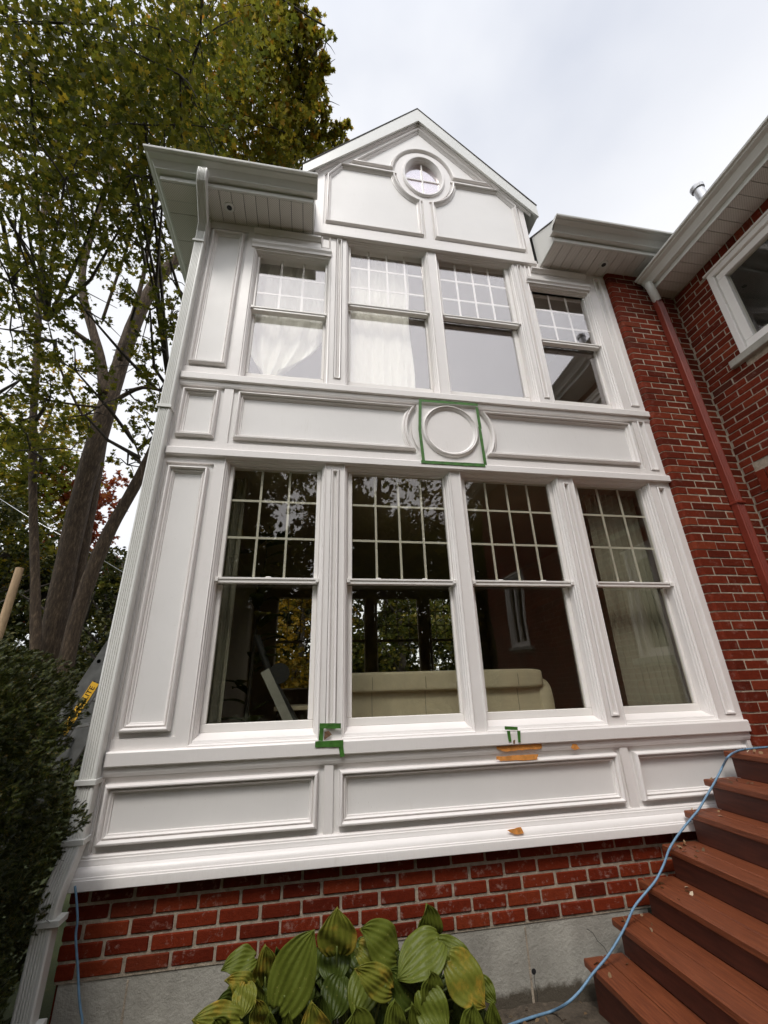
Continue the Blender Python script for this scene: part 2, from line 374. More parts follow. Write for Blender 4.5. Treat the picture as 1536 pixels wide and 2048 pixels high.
    def build(s, name, mat, parent=None, smooth=False, origin=None):
        me = bpy.data.meshes.new(name); 
        off = Vector(origin) if origin else Vector((0, 0, 0))
        me.from_pydata([tuple(Vector(v)-off) for v in s.v], [], s.f); me.materials.append(mat); me.validate()
        if smooth:
            me.polygons.foreach_set('use_smooth', [True]*len(me.polygons))
            if smooth != True: me.set_sharp_from_angle(angle=R(smooth))
        o = bpy.data.objects.new(name, me); COL.objects.link(o); o.location = off
        if parent: o.parent = parent; o.matrix_parent_inverse = Matrix.Translation(-world_loc(parent))
        me.update(); return o
def world_loc(o):
    v = o.location.copy()
    if o.parent: v = o.matrix_parent_inverse @ v + world_loc(o.parent)
    return v
def tag(o, label=None, cat=None, group=None, kind=None):
    if label: o['label'] = label
    if cat: o['category'] = cat
    if group: o['group'] = group
    if kind: o['kind'] = kind
    return o
def empty(name, loc, label, cat, group=None):
    o = bpy.data.objects.new(name, None); COL.objects.link(o); o.location = loc; o.empty_display_size = .1
    return tag(o, label, cat, group)
def rect(x0, x1, z0, z1): return [(x0, z0), (x1, z0), (x1, z1), (x0, z1)]
def ell(cx, cz, rx, rz, a0, a1, n): return [(cx+rx*math.cos(R(a0+(a1-a0)*i/n)), cz+rz*math.sin(R(a0+(a1-a0)*i/n))) for i in range(n+1)]

# ------------------------------------------------------------------ ground
g = MB(); N = 40
def gy(t): return t
vs = []; fs = []
coords = [-300, -120, -60, -30, -15, -8, -5, -3.5]+[-2.6+i*.25 for i in range(26)]+[4.5, 6, 9, 15, 30, 60, 120, 300]
nx = len(coords)
for yy in coords:
    for xx in coords:
        near = max(0, 1-max(abs(xx), abs(yy))/6)
        vs.append((xx, yy, -.03+.0*near+rng.uniform(-.008, .008)*(near > 0)))
for j in range(nx-1):
    for i in range(nx-1): fs.append((j*nx+i, j*nx+i+1, (j+1)*nx+i+1, (j+1)*nx+i))
g.add(vs, fs); tag(g.build('ground', GROUND, smooth=True), kind='structure')
g = MB(); vs = []; fs = []; nxs, nys = 60, 26
for j in range(nys+1):
    for i in range(nxs+1):
        xx = -1.6+3.6*i/nxs; yy = -1.35+1.33*j/nys
        e = min(i, nxs-i, j+2, 6)/6
        vs.append((xx, yy, .0+(-.06 if e == 0 else 0)+rng.uniform(-.006, .012)+.02*math.sin(xx*7)*math.cos(yy*9)))
for j in range(nys):
    for i in range(nxs): fs.append((j*(nxs+1)+i, j*(nxs+1)+i+1, (j+1)*(nxs+1)+i+1, (j+1)*(nxs+1)+i))
g.add(vs, fs); tag(g.build('planting_bed_soil', SOIL, smooth=True), kind='structure')

# ------------------------------------------------------------------ the house
H = empty('brick_house', (1, 2, 0), 'two storey red brick house with a white panelled bay under a gable', 'house')
F = -.07; BK = -.054
def P(mb, name, mat, smooth=False, parent=None, label=None):
    o = mb.build(name, mat, parent or H, smooth)
    if label: o['label'] = label
    return o
GF = (1.025, 6.575)
# window openings (x0,x1,z0,z1) in the stile plate, and glass edges
WL = [(-.622, .073, -.563, .012, 3), (.20, 1.0, .264, .953, 4), (1.068, 1.882, 1.125, 1.820, 4), (2.003, 2.698, 2.073, 2.645, 3)]
WU = [(-.613, .068, -.563, .015, 3), (.195, .99, .248, .943, 4), (1.062, 1.878, 1.112, 1.804, 4), (2.0, 2.675, 2.060, 2.625, 3)]
opL = [(a, b, 1.224, 2.99) for a, b, *_ in WL]
opU = [(WU[0][0], WU[0][1], 3.684, 5.125), (WU[1][0], WU[1][1], 3.684, 5.41), (WU[2][0], WU[2][1], 3.684, 5.41), (WU[3][0], WU[3][1], 3.684, 5.145)]
# rectangular panels: step outline (hole in stile), moulding outline
PAN = [  # base row
 ((-.999, .109, .789, 1.102), (-.985, .076, .818, 1.076)), ((.158, 1.925, .789, 1.102), (.191, 1.893, .818, 1.076)), ((1.978, 2.862, .789, 1.102), (2.010, 2.832, .818, 1.076)),
 ((-.999, -.69, 1.278, 2.935), (-.977, -.719, 1.306, 2.905)), ((-.999, -.69, 3.115, 3.585), (-.976, -.72, 3.145, 3.548)), ((-.999, -.68, 3.755, 5.31), (-.977, -.708, 3.785, 5.27))]
MOULD = [(0, BK), (0, F-.004), (.003, F-.014), (.008, F-.021), (.014, F-.023), (.019, F-.018), (.022, F-.006), (.0235, F+.002), (.026, F+.002), (.028, F-.004), (.032, F-.006), (.036, F-.002), (.038, F+.006), (.044, F+.008), (.046, BK)]
MSLIM = [(0, BK), (0, F-.004), (.005, F-.010), (.012, F-.008), (.017, F+.002), (.021, BK)]
SLIM = [(.107, .170, 1.283, 2.945), (.107, .168, 3.752, 5.395), (1.912, 1.976, 1.275, 2.942), (1.912, 1.970, 3.745, 5.395),
        (2.757, 2.842, 1.256, 2.948), (2.75, 2.842, 3.74, 5.35), (2.757, 2.840, 3.095, 3.594)]
RC = (1.035, 3.335)
def arcpan(sgn, r, x_far, x_cut, z0, z1):
    """frieze panel with its inner end cut by a circle round the roundel; left panel if sgn<0"""
    cx, cz = RC; d0 = cz-z0; d1 = z1-cz
    t0 = math.asin(min(1, d0/r)); t1 = math.asin(min(1, d1/r))
    xc0 = r*math.cos(t0)
    pts = []
    if x_cut is not None:
        dx = cx-x_cut; t0 = t1 = math.acos(dx/r)
    arc = [(cx-r*math.cos(-t0+(t0+t1)*i/14), cz+r*math.sin(-t0+(t0+t1)*i/14)) for i in range(15)]
    pts = [(x_far, z0)]
    if x_cut is not None: pts += [(x_cut, z0)]
    pts += arc
    if x_cut is not None: pts += [(x_cut, z1)]
    pts += [(x_far, z1)]
    if sgn > 0: pts = [(2*cx-x, z) for x, z in pts][::-1]
    return pts
FRL_S = arcpan(-1, .313, -.625, .775, 3.108, 3.588); FRL_M = arcpan(-1, .345, -.590, None, 3.145, 3.55)
FRR_S = arcpan(1, .313, 2*RC[0]-2.715, .775, 3.108, 3.588); FRR_M = arcpan(1, .345, 2*RC[0]-2.672, None, 3.142, 3.55)
# gable panels
def gpan(mirror, g):
    rx, rz = .318+g, .43+g; cx, cz = GF
    xr = cx-.053-(-g)*-1 if False else cx-.053-(0 if g == 0 else -.02)
    top = 6.55-(g and -.0)
    xr = cx-.055+(.022 if g else 0); z0 = 5.605-(.022 if g else 0); zt = 6.548+(.022 if g else 0); x0 = 0.0-(.022 if g else 0)
    rx = .318-(.022 if g else 0); rz = .43-(.022 if g else 0)
    a0 = 180+math.degrees(math.acos(-(xr-cx)/rx)); a1 = 180+math.degrees(math.asin(max(-1, -(zt-cz)/rz)))
    arc = ell(cx, cz, rx, rz, a0, a1, 18)
    pts = [(x0, z0), (xr, z0)]+arc+[(.134-(.008 if g else 0), zt), (x0, 6.335+(.01 if g else 0))]
    if mirror:
        pts[-2] = (.185-(.008 if g else 0), zt); pts[-1] = (x0, 6.325+(.01 if g else 0)); pts = [(2*1.028-x, z) for x, z in pts][::-1]
    return pts
def tpan(g):
    cx, cz = GF; e = .022 if g else 0; rx, rz = .335-e, .45-e; z0 = 6.62-e
    a0 = 180-math.degrees(math.asin((z0-cz)/rz)); a1 = math.degrees(math.asin((z0-cz)/rz))
    arc = ell(cx, cz, rx, rz, a0, a1, 26)
    return [(.25-e*1.8, z0)]+arc+[(1.775+e*1.8, z0), (1.018, 7.470+e*1.4)]
GOUT = [(-.10, 5.455), (2.135, 5.455), (2.135, 6.305), (1.016, 7.56), (-.10, 6.36)]
# stile plate (raised framing) : lower storeys
holes = [rect(a[0], a[1], a[2], a[3]) for a, _ in PAN]+[rect(*o) for o in opL+opU]+[rect(*s) for s in SLIM]+[FRL_S, FRR_S]
P(MB().plate(rect(-1.003, 2.905, .70, 5.455), holes, F, BK), 'stile_framing', WHITE)
P(MB().plate(GOUT, [gpan(0, 1), gpan(1, 1), tpan(1), ell(GF[0], GF[1], .20, .30, 0, 352.5, 47)], F, BK), 'gable_framing', WHITE)
bh = [rect(*o) for o in opL+opU]
P(MB().plate(rect(-1.0, 2.9, .66, 5.46), bh, BK, .06), 'bay_wall', FIELD)
P(MB().plate([(-.10, 5.462), (2.135, 5.462), (2.135, 6.295), (1.016, 7.55), (-.10, 6.35)], [ell(GF[0], GF[1], .20, .30, 0, 352.5, 47)], BK, .06), 'gable_wall', FIELD)
for i, (_, m) in enumerate(PAN): P(MB().ring(rect(*m), MOULD), 'panel_moulding', WHITE, 35)
for m in (FRL_M, FRR_M): P(MB().ring(m, MOULD), 'panel_moulding', WHITE, 35)
for m in (gpan(0, 0), gpan(1, 0), tpan(0)): P(MB().ring(m, MOULD), 'gable_moulding', WHITE, 35)
for s in SLIM: P(MB().ring(rect(s[0]+.004, s[1]-.004, s[2]+.004, s[3]-.004), MSLIM), 'pilaster_moulding', WHITE, 35)
# roundel over the lower windows
rp = [(0, F), (0, F-.008), (.007, F-.018), (.016, F-.024), (.022, F-.016), (.025, F-.008), (.028, F-.014), (.034, F-.012), (.040, F-.004), (.044, F)]
mb = MB().ring(ell(RC[0], RC[1]+.005, .232, .238, 0, 354, 59), rp)
P(mb, 'roundel_moulding', WHITE, 35)
# oval gable window
ow = P(MB().ring(ell(GF[0], GF[1], .235, .345, 0, 354, 59), [(0, F), (0, F-.012), (.012, F-.024), (.028, F-.022), (.034, F-.008), (.040, F), (.044, -.055), (.050, -.045), (.05, -.01)]), 'oval_window', WHITE, 35)
P(MB().plate(ell(GF[0], GF[1], .19, .29, 0, 352.5, 47), [], -.03, -.026), 'window_pane', GLASSO, parent=ow)
PINKC = simple('pink_sky_tone', (.50, .42, .42), .9, .03, 3)
P(MB().plate(ell(GF[0], GF[1], .195, .295, 0, 352.5, 47), [], -.012, -.006), 'reflection_backing', PINKC, parent=ow)  # added panel behind the glass; its pink stands in for reflected sky
mb = MB().box(GF[0]-.008, GF[0]+.008, -.038, -.031, GF[1]-.288, GF[1]+.288); mb.box(GF[0]-.188, GF[0]-.0085, -.038, -.031, GF[1]-.008, GF[1]+.008); mb.box(GF[0]+.0085, GF[0]+.188, -.038, -.031, GF[1]-.008, GF[1]+.008)
P(mb, 'muntin_grid', SASH, parent=ow)
# bands
def band(z0, z1, x0=-1.003, x1=2.905, y=-.10, name='band_moulding'):
    pr = [(F+.001, z0), (y+.006, z0), (y, z0+.005), (y, z1-.008), (y+.006, z1), (F+.001, z1)]
    P(MB().extr(pr, x0, x1), name, WHITE)
band(1.153, 1.224); band(2.986, 3.045); band(3.622, 3.684); band(5.40, 5.455, -.10, 2.13)
# small cove under each band
for z, a, b in ((1.153, -1.003, 2.905), (3.622, -1.003, 2.905)):
    P(MB().extr([(F+.001, z-.045), (F-.004, z-.045), (F-.010, z-.030), (F-.012, z-.001), (F+.001, z-.001)], a, b), 'cove_moulding', WHITE)
# base moulding above the brick
pr = [(-.05, .787), (F-.004, .787), (F-.010, .781), (F-.010, .774), (F-.016, .772), (F-.017, .760), (-.090, .755), (-.0905, .749), (-.097, .746), (-.106, .738), (-.113, .725), (-.115, .716), (-.121, .714), (-.122, .708), (-.127, .706), (-.128, .700), (-.128, .668), (-.122, .664), (-.05, .664)]
P(MB().extr(pr, -1.045, 2.90), 'base_moulding', WHITE, 40)
# window head caps + friezes of the outer upper windows
P(MB().extr([(F+.001, 5.128), (F-.012, 5.128), (F-.016, 5.150), (F-.028, 5.172), (F-.030, 5.200), (F+.001, 5.200)], -.634, .068), 'window_cap', WHITE)
P(MB().extr([(F+.001, 5.148), (F-.012, 5.148), (F-.016, 5.165), (F-.028, 5.180), (F-.030, 5.205), (F+.001, 5.205)], 1.985, 2.68), 'window_cap', WHITE)
for a, b in ((-.63, -.035), (2.06, 2.66)):
    P(MB().extr([(F+.001, 5.305), (F-.010, 5.305), (F-.020, 5.32), (F-.034, 5.335), (F-.034, 5.352), (F+.001, 5.352)], a, b), 'frieze_moulding', WHITE)
for a, b, c, d in ((-.03, .055, 5.225, 5.385), (1.995, 2.05, 5.225, 5.385)):
    P(MB().ring(rect(a, b, c, d), [(0, F), (0, F-.008), (.006, F-.014), (.012, F-.010), (.016, F)]), 'frieze_panel', WHITE)
# ---- windows
CAS = [(0, F-.0005), (0, F-.004), (.005, F-.006), (.009, F+.004), (.016, F+.006), (.018, F+.018), (.024, F+.022), (.027, F+.036), (.031, F+.040), (.033, -.012), (.033, .05)]
def window(op, glass, zs, ncol, label=None, upper=False):
    x0, x1, z0, z1 = op; gx0, gx1 = glass; gz0, gzm, gz1 = zs
    fr = P(MB().ring(rect(*op), CAS), 'window', WHITE, 30, label=label)
    i = .0335
    # upper sash (outer)
    mb = MB(); y0, y1 = -.022, .014
    L, Rr, T = x0+i, x1-i, z1-i
    T = max(T, gz1+.008); mb.bbox(L, Rr, y0, y1, gz1, T, .002)
    mb.bbox(L, gx0, y0, y1, gzm, gz1-.0005, .003); mb.bbox(gx1, Rr, y0, y1, gzm, gz1-.0005, .003)
    P(mb, 'upper_sash', SASH, parent=fr)
    mb = MB().box(L-.001, Rr+.001, -.034, .012, gzm-.034, gzm-.0005); mb.box(L-.001, Rr+.001, -.040, -.0345, gzm-.012, gzm-.0006)
    for xx in (L-.006, Rr-.014): mb.bbox(xx, xx+.02, -.052, -.0405, gzm-.030, gzm-.003, .002)
    for xx in ([(x0+x1)/2] if ncol == 3 else [x0+(x1-x0)*.3, x0+(x1-x0)*.7]): mb.bbox(xx-.018, xx+.018, -.030, -.010, gzm-.0004, gzm+.008, .003)
    P(mb, 'meeting_rail', SASH, parent=fr)
    # lower sash (inner)
    mb = MB(); y0, y1 = .018, .05; zt = gzm-.036; zb = gz0-.045
    mb.bbox(L, Rr, y0, y1, zb, gz0, .003); mb.bbox(L, gx0+.004, y0, y1, gz0+.0005, zt, .003); mb.bbox(gx1-.004, Rr, y0, y1, gz0+.0005, zt, .003)
    P(mb, 'lower_sash', SASH, parent=fr)
    # sill
    pr = [(.06, z0-.004), (F-.012, z0-.004), (F-.013, z0+.006), (F+.010, z0+.014), (F+.014, z0+.028), (.017, zb+.001), (.06, zb+.001)] if zb > z0+.03 else [(.06, z0-.004), (F-.012, z0-.004), (F-.013, z0+.006), (F+.010, z0+.012), (.017, zb+.012), (.06, zb+.012)]
    if zb > z0+.005: P(MB().extr(pr, x0+.002, x1-.002), 'sill', WHITE, parent=fr)
    G = GLASSU if upper else GLASSL
    P(MB().box(gx0-.004, gx1+.004, 0, .004, gzm-.004, gz1+.004), 'upper_pane', G, parent=fr)
    P(MB().box(gx0-.002, gx1+.002, .034, .038, gz0-.004, gzm-.02), 'lower_pane', G, parent=fr)
    mb = MB(); w = .0085 if upper else .0075
    for k in range(1, ncol):
        xx = gx0+(gx1-gx0)*k/ncol; mb.box(xx-w, xx+w, .0055, .012, gzm, gz1)
    for k in (1, 2):
        zz = gzm+(gz1-gzm)*(k/3 if upper else (.352*k+ -.012*(k-1)))
        for c in range(ncol):
            a = gx0+(gx1-gx0)*c/ncol+(w+.0003 if c else 0); b_ = gx0+(gx1-gx0)*(c+1)/ncol-(w+.0003 if c < ncol-1 else 0)
            mb.box(a, b_, .0058, .0118, zz-w, zz+w)
    P(mb, 'muntin_grid', SASH if upper else MUNT, parent=fr)
for k, (a, b, c, d, n) in enumerate(WL): window(opL[k], (c, d), (1.326, 2.158, 2.948), n)
ZU = [(3.812, 4.465, 5.098), (3.812, 4.632, 5.385), (3.812, 4.632, 5.385), (3.812, 4.468, 5.112)]
for k, (a, b, c, d, n) in enumerate(WU): window(opU[k], (c, d), ZU[k], n, upper=True)

# ---- brickwork (real bricks)
def brickwall(mb, u0, u1, z0, z1, put, phase=0, mod=.2, ch=.0667, holes=(), j=.010):
    n = int(round((z1-z0)/ch))
    for r in range(n):
        za = z0+r*ch+j/2; zb = z0+(r+1)*ch-j/2
        s = phase+(mod/2 if r % 2 else 0); k = math.floor((u0-s)/mod)
        while True:
            a = s+k*mod+j/2; b = s+(k+1)*mod-j/2; k += 1
            if a > u1-.005: break
            a = max(a, u0); b = min(b, u1)
            if b-a < .025: continue
            segs = [(a, b)]
            for (h0, h1, h2, h3) in holes:
                if zb > h2+.004 and za < h3-.004:
                    ns = []
                    for (p, q) in segs:
                        if q <= h0 or p >= h1: ns.append((p, q))
                        else:
                            if p < h0-.02: ns.append((p, h0))
                            if q > h1+.02: ns.append((h1, q))
                    segs = ns
            for (p, q) in segs: put(mb, p+rng.uniform(-.0022, .0022), q+rng.uniform(-.0022, .0022), za+rng.uniform(-.0014, .0014), zb+rng.uniform(-.0014, .0014), rng.uniform(-.0022, .0022))
mb = MB()
brickwall(mb, -1.05, 2.9, .3305, .664, lambda m, a, b, c, d, e: m.bbox(a, b, -.062+e, -.02, c, d, .004), phase=-.089+.1, mod=.1955, ch=.0667, j=.0135)
P(mb, 'base_brickwork', BRICK)
P(MB().box(-1.045, 2.9, -.056, 3.5, .325, .662), 'base_mortar', MORTAR)
mb = MB()
BW = -.12
def bw_put(m, a, b, c, d, e):
    if a < 2.91:   # bullnose brick wrapping the corner
        a = 2.888
        r = .026; ar = [(a+r-r*math.cos(R(t)), BW+e+r-r*math.sin(R(t))) for t in range(0, 91, 15)]
        poly = [(a, .0)]+ar+[(b, BW+e), (b, .0)]; n = len(poly)
        m.add([(x, y, c) for x, y in poly]+[(x, y, d) for x, y in poly], [(i, (i+1) % n, (i+1) % n+n, i+n) for i in range(n)]+[tuple(range(n))[::-1], tuple(range(n, 2*n))])
    else: m.bbox(a, b, BW+e, -.06, c, d, .003)
brickwall(mb, 2.888, 3.60, .664, 5.40, bw_put, phase=2.888, mod=.2, j=.0100)
P(mb, 'rear_brickwork', BRICK2)
ar = [(2.893+.026-.026*math.cos(R(t)), BW+.003+.026-.026*math.sin(R(t))) for t in range(0, 91, 15)]
poly = [(2.893, .02)]+ar+[(3.62, BW+.003), (3.62, .02)]; n = len(poly)
P(MB().add([(x, y, .0) for x, y in poly]+[(x, y, 5.40) for x, y in poly], [(i, (i+1) % n, (i+1) % n+n, i+n) for i in range(n)]+[tuple(range(n))[::-1], tuple(range(n, 2*n))]), 'rear_mortar', MORTAR2)
# wing wall, plane X=3.6, running toward the camera
WX = 3.60
wh = [(-4.55, -3.80, 1.98, 3.22), (-1.62, -.484, 3.985, 5.03), (-1.5, -.62, 1.62, 2.86), (-1.75, -.40, 5.02, 5.2), (-1.66, -.22, 2.86, 3.13)]
mb = MB()
brickwall(mb, -5.2, -.12, .0, 5.20, lambda m, a, b, c, d, e: m.bbox(WX+e, WX+.05, a, b, c, d, .003), phase=-.13, mod=.2, holes=wh, j=.0100)
for k in range(17):
    y = -.41-.079*k; 
    mb.bbox(WX-.002, WX+.05, y-.069, y, 5.032, 5.14, .003)
for k in range(18):
    y = -.225-.079*k; mb.bbox(WX-.012, WX+.05, y-.069, y, 2.87, 3.05, .003)
# bullnose jamb returns beside the upper wing window
P(mb, 'wing_brickwork', BRICK2)
mb = MB()
def wall_holes_x(mb, x0, x1, ya, yb, za, zb, hs):
    ys = sorted({ya, yb}|{h[0] for h in hs}|{h[1] for h in hs}); zs = sorted({za, zb}|{h[2] for h in hs}|{h[3] for h in hs})
    for i in range(len(ys)-1):
        for k in range(len(zs)-1):
            cy, cz = (ys[i]+ys[i+1])/2, (zs[k]+zs[k+1])/2
            if any(h[0] < cy < h[1] and h[2] < cz < h[3] for h in hs): continue
            mb.box(x0, x1, ys[i], ys[i+1], zs[k], zs[k+1])
wall_holes_x(mb, WX+.005, WX+.12, -5.2, -.10, 0, 5.2, [(-1.60, -.50, 4.0, 5.0), (-1.5, -.62, 1.62, 2.86), (-4.53, -3.82, 2.05, 3.18)])
P(mb, 'wing_mortar', MORTAR2)
def wing_window(y0, y1, z0, z1, sill, label):
    # y0 far (less negative) .. y1 near
    x = WX; fr = MB(); t = .055
    def pr(mb, a, b, c, d, xa, xb): mb.bbox(xa, xb, min(a, b), max(a, b), c, d, .003)
    pr(fr, y0, y1, z1-t, z1, x-.018, x+.08); pr(fr, y0, y0-t, z0, z1-t-.0005, x-.018, x+.08); pr(fr, y1+t, y1, z0, z1-t-.0005, x-.018, x+.08); pr(fr, y0-t-.0005, y1+t+.0005, z0, z0+.03, x-.018, x+.08)
    f = P(fr, 'window', SASH, label=label)
    s = MB(); a, b = y0-t-.0005, y1+t+.0005; u = .07
    pr(s, a, b, z1-t-u, z1-t-.0005, x+.008, x+.07); pr(s, a, b, z0+.031, z0+.03+u, x+.008, x+.07)
    for (c, d) in ((a, a-u), (b+u, b), ((a+b)/2+u/2, (a+b)/2-u/2)): pr(s, c, d, z0+.031+u, z1-t-u-.0005, x+.008, x+.07)
    P(s, 'sash', SASH, parent=f)
    P(MB().box(x+.04, x+.044, b, a, z0+.03, z1-t), 'pane', GLASSL, parent=f)
    m = MB().bbox(x-.045, x+.1, y1-.09, y0+.10, sill-.07, sill, .006); P(m, 'sill', CONC, parent=f)
    c = MB(); c.bbox(x-.034, x+.02, y1-.02, y0+.02, z1+.0005, z1+.022, .004); P(c, 'head_trim', SASH, parent=f)
wing_window(-.484, -1.62, 4.056, 5.0, 4.055, 'white framed upper window in the side wing with a stone sill')
wing_window(-.62, -1.5, 1.70, 2.84, 1.70, 'white framed lower window in the side wing')
wing_window(-3.80, -4.55, 2.05, 3.20, 2.05, 'white framed window further along the side wing')
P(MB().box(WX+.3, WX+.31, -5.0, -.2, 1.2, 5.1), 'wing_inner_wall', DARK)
# foundation
mb = MB().box(-1.03, 1.9, -.052, .2, -.4, .3295)
P(mb, 'concrete_foundation', CONC)
for xx in (-.745, 1.17): P(MB().extr([(xx-.006, .0), (xx+.006, .0), (xx+.004, .31), (xx-.003, .31)], -.0545, -.052, 'Y'), 'form_seam', MORTAR)
P(MB().tube([(1.19, -.0535, .135), (1.19, -.051, .135)], .012, 10), 'tie_hole', DARK)
for cpts in ([(1.19, .125), (1.188, .09), (1.194, .05), (1.190, .01)], [(1.52, .27), (1.55, .25), (1.57, .215), (1.60, .19), (1.615, .16)], [(1.17, .31), (1.172, .25), (1.168, .20), (1.172, .15)]):
    P(MB().tube([(x, -.0515, z) for x, z in cpts], .0016, 4), 'crack', DARK)
# side and rear walls, floors, interior linings
P(MB().box(-1.0, -.92, -.03, 5.0, .66, 5.44), 'side_wall', FIELD)
P(MB().box(-1.05, -.93, -.02, 5.0, -.3, .66), 'side_foundation', BRICK)
RW = [(-.57, .27), (.42, .95), (1.07, 1.87), (2.0, 2.6)]
P(MB().plate(rect(-.92, 3.3, .3, 5.7), [rect(a, b, 1.45, 2.93) for a, b in RW], 4.4, 4.5), 'rear_wall', INT)
for a, b in RW:
    f = P(MB().ring(rect(a, b, 1.45, 2.93), [(0, 4.395), (.03, 4.385), (.05, 4.40), (.05, 4.45)]), 'rear_window', INT)
    mb = MB().box(a+.04, b-.04, 4.43, 4.45, 2.17, 2.21)
    for k in range(1, 4): mb.box(a+(b-a)*k/4-.006, a+(b-a)*k/4+.006, 4.435, 4.445, 2.21, 2.9)
    for k in range(1, 3): mb.box(a+.04, b-.04, 4.436, 4.444, 2.21+.23*k-.006, 2.21+.23*k+.006)
    P(mb, 'muntin_grid', INT, parent=f)
P(MB().box(-.919, -.90, .056, 4.41, .84, 5.62), 'inner_side_wall', INT)
P(MB().box(3.05, 3.10, .056, 4.41, .3, 5.62), 'inner_party_wall', INT)
P(MB().box(-.905, 3.06, .055, 4.43, .76, .86), 'lower_floor', INTF)
P(MB().box(-.905, 3.06, .055, 4.43, 3.02, 3.5), 'upper_floor', INT)
P(MB().box(-.905, 3.06, .05, 4.43, 5.44, 5.52), 'ceiling', INT)
P(MB().box(-.99, 3.3, .075, 4.55, 5.61, 5.63), 'attic_floor', DARK)

# ---- roofs, eaves, gutters
ez = 5.39
def gutter_prof(y0, z0, sg=1):
    """K-style gutter section, opening upward; y0 fascia plane, z0 underside; grows to -y*sg"""
    p = [(0, .105), (0, 0), (-.052, 0), (-.058, .006), (-.066, .030), (-.086, .052), (-.098, .066), (-.102, .080), (-.110, .086), (-.152, .088), (-.158, .092), (-.158, .104), (-.150, .104), (-.146, .098), (-.10, .094), (-.05, .012), (-.008, .010), (-.006, .105)]
    q = [(0, .098), (0, 0), (-.050, 0), (-.054, .002), (-.055, .009), (-.051, .012), (-.051, .015), (-.057, .030), (-.072, .046), (-.095, .057), (-.118, .062), (-.130, .068), (-.134, .078), (-.156, .080), (-.158, .084), (-.160, .098), (-.150, .098), (-.148, .090), (-.126, .086), (-.10, .066), (-.052, .010), (-.008, .008), (-.006, .098)]
    return [(y0+a*sg, z0+b) for a, b in q]
def eave(x0, x1, left=False):
    mb = MB(); mb.extr([(-.352, ez), (-.345, ez), (-.345, ez+.13), (-.352, ez+.13)], x0, x1); mb.extr([(-.362, ez+.0), (-.3525, ez-.0), (-.3525, ez+.048), (-.362, ez+.044)], x0, x1)
    P(mb, 'fascia', ALU)
    if not left: P(MB().extr(gutter_prof(-.3525, 5.447), x0-.03, x1), 'gutter', ALU, 40)
    else:
        pr = gutter_prof(-.3525, 5.447); n = len(pr); k = .66
        vs = [(x1+.03, a, b) for a, b in pr]+[(x0+(a+.3525)*k, a, b) for a, b in pr]+[(x0+(a+.3525)*k, 5.0, b) for a, b in pr]
        P(MB().add(vs, [(r*n+i, r*n+(i+1) % n, (r+1)*n+(i+1) % n, (r+1)*n+i) for r in (0, 1) for i in range(n)]+[tuple(range(n))[::-1], tuple(range(2*n, 3*n))]), 'gutter', ALU, 40)
def eave_end(x):
    pl = [(-.352, ez), (F-.001, ez), (F-.001, 5.866), (-.455, 5.577), (-.455, 5.55), (-.352, 5.53)]
    P(MB().extr(pl, x, x+.008), 'eave_end', ALU)
def gcap(pts3):
    return MB().add(pts3[0]+pts3[1], [tuple(range(len(pts3[0]))), tuple(range(len(pts3[0]), 2*len(pts3[0])))[::-1]]+[(i, i+len(pts3[0]), (i+1) % len(pts3[0])+len(pts3[0]), (i+1) % len(pts3[0])) for i in range(len(pts3[0]))])
_gp = gutter_prof(-.3525, 5.447)[:17]
for xx in (-.081, 2.132): P(gcap(([(xx, a, b) for a, b in _gp], [(xx+.003, a, b) for a, b in _gp])), 'gutter_end_cap', ALU)
_gw = [(3.322-.0045+(a+.3525)*.93, b-5.447+5.19) for a, b in _gp]
P(gcap(([(a, -.149, b) for a, b in _gw], [(a, -.146, b) for a, b in _gw])), 'gutter_end_cap', ALU)
def soffit(x0, x1, y0, y1, z, along='X', step=.1):
    """vented soffit panels with V grooves, one mesh"""
    mb = MB(); k = 0
    lo, hi = (x0, x1) if along == 'X' else (y0, y1)
    t = lo
    while t < hi-1e-4:
        e = min(t+step, hi)
        if along == 'X': mb.box(t+.0025, e-.0025, y0, y1, z, z+.012)
        else: mb.box(x0, x1, t+.0025, e-.0025, z, z+.012)
        t = e
    mb.box(x0, x1, y0, y1, z+.006, z+.011) if False else None
    o = P(mb, 'soffit', SOFFIT); P(MB().box(x0, x1, y0, y1, z+.0125, z+.02), 'soffit_backing', DARK); return o
# left eave (front) and its return along the side
GL = -1.353
eave(GL, -.112, True)
soffit(-1.0, -.112, -.343, F-.001, ez); eave_end(-.1118)
mb = MB(); mb.extr([(GL, ez), (GL+.007, ez), (GL+.007, ez+.13), (GL, ez+.13)], -.3525, 5.0, 'Y'); P(mb, 'fascia', ALU)
soffit(GL+.008, -1.0005, -.343, 5.0, ez, 'Y', .25)
P(MB().box(-1.35, -1.0, -.20, -.195, ez-.003, ez), 'soffit_trim', ALU)
# right eave
eave(2.165, 3.6)
soffit(2.175, 3.6, -.343, F-.001, ez)
eave_end(2.165)
# frieze strip under the soffit, casings of eave lights
for (x, y) in ((-.83, -.215), (2.80, -.205)):
    L = P(MB().tube([(x, y, ez-.008), (x, y, ez+.002)], [.040, .046], 20), 'soffit_light', ALU, 40)
    P(MB().tube([(x, y, ez-.0095), (x, y, ez-.0078)], .022, 16), 'lens', DARK, parent=L)
L = P(MB().tube([(-1.17, .55, ez-.008), (-1.17, .55, ez+.002)], [.040, .046], 20), 'soffit_light', ALU, 40)
P(MB().tube([(-1.17, .55, ez-.0095), (-1.17, .55, ez-.0078)], .022, 16), 'lens', DARK, parent=L)
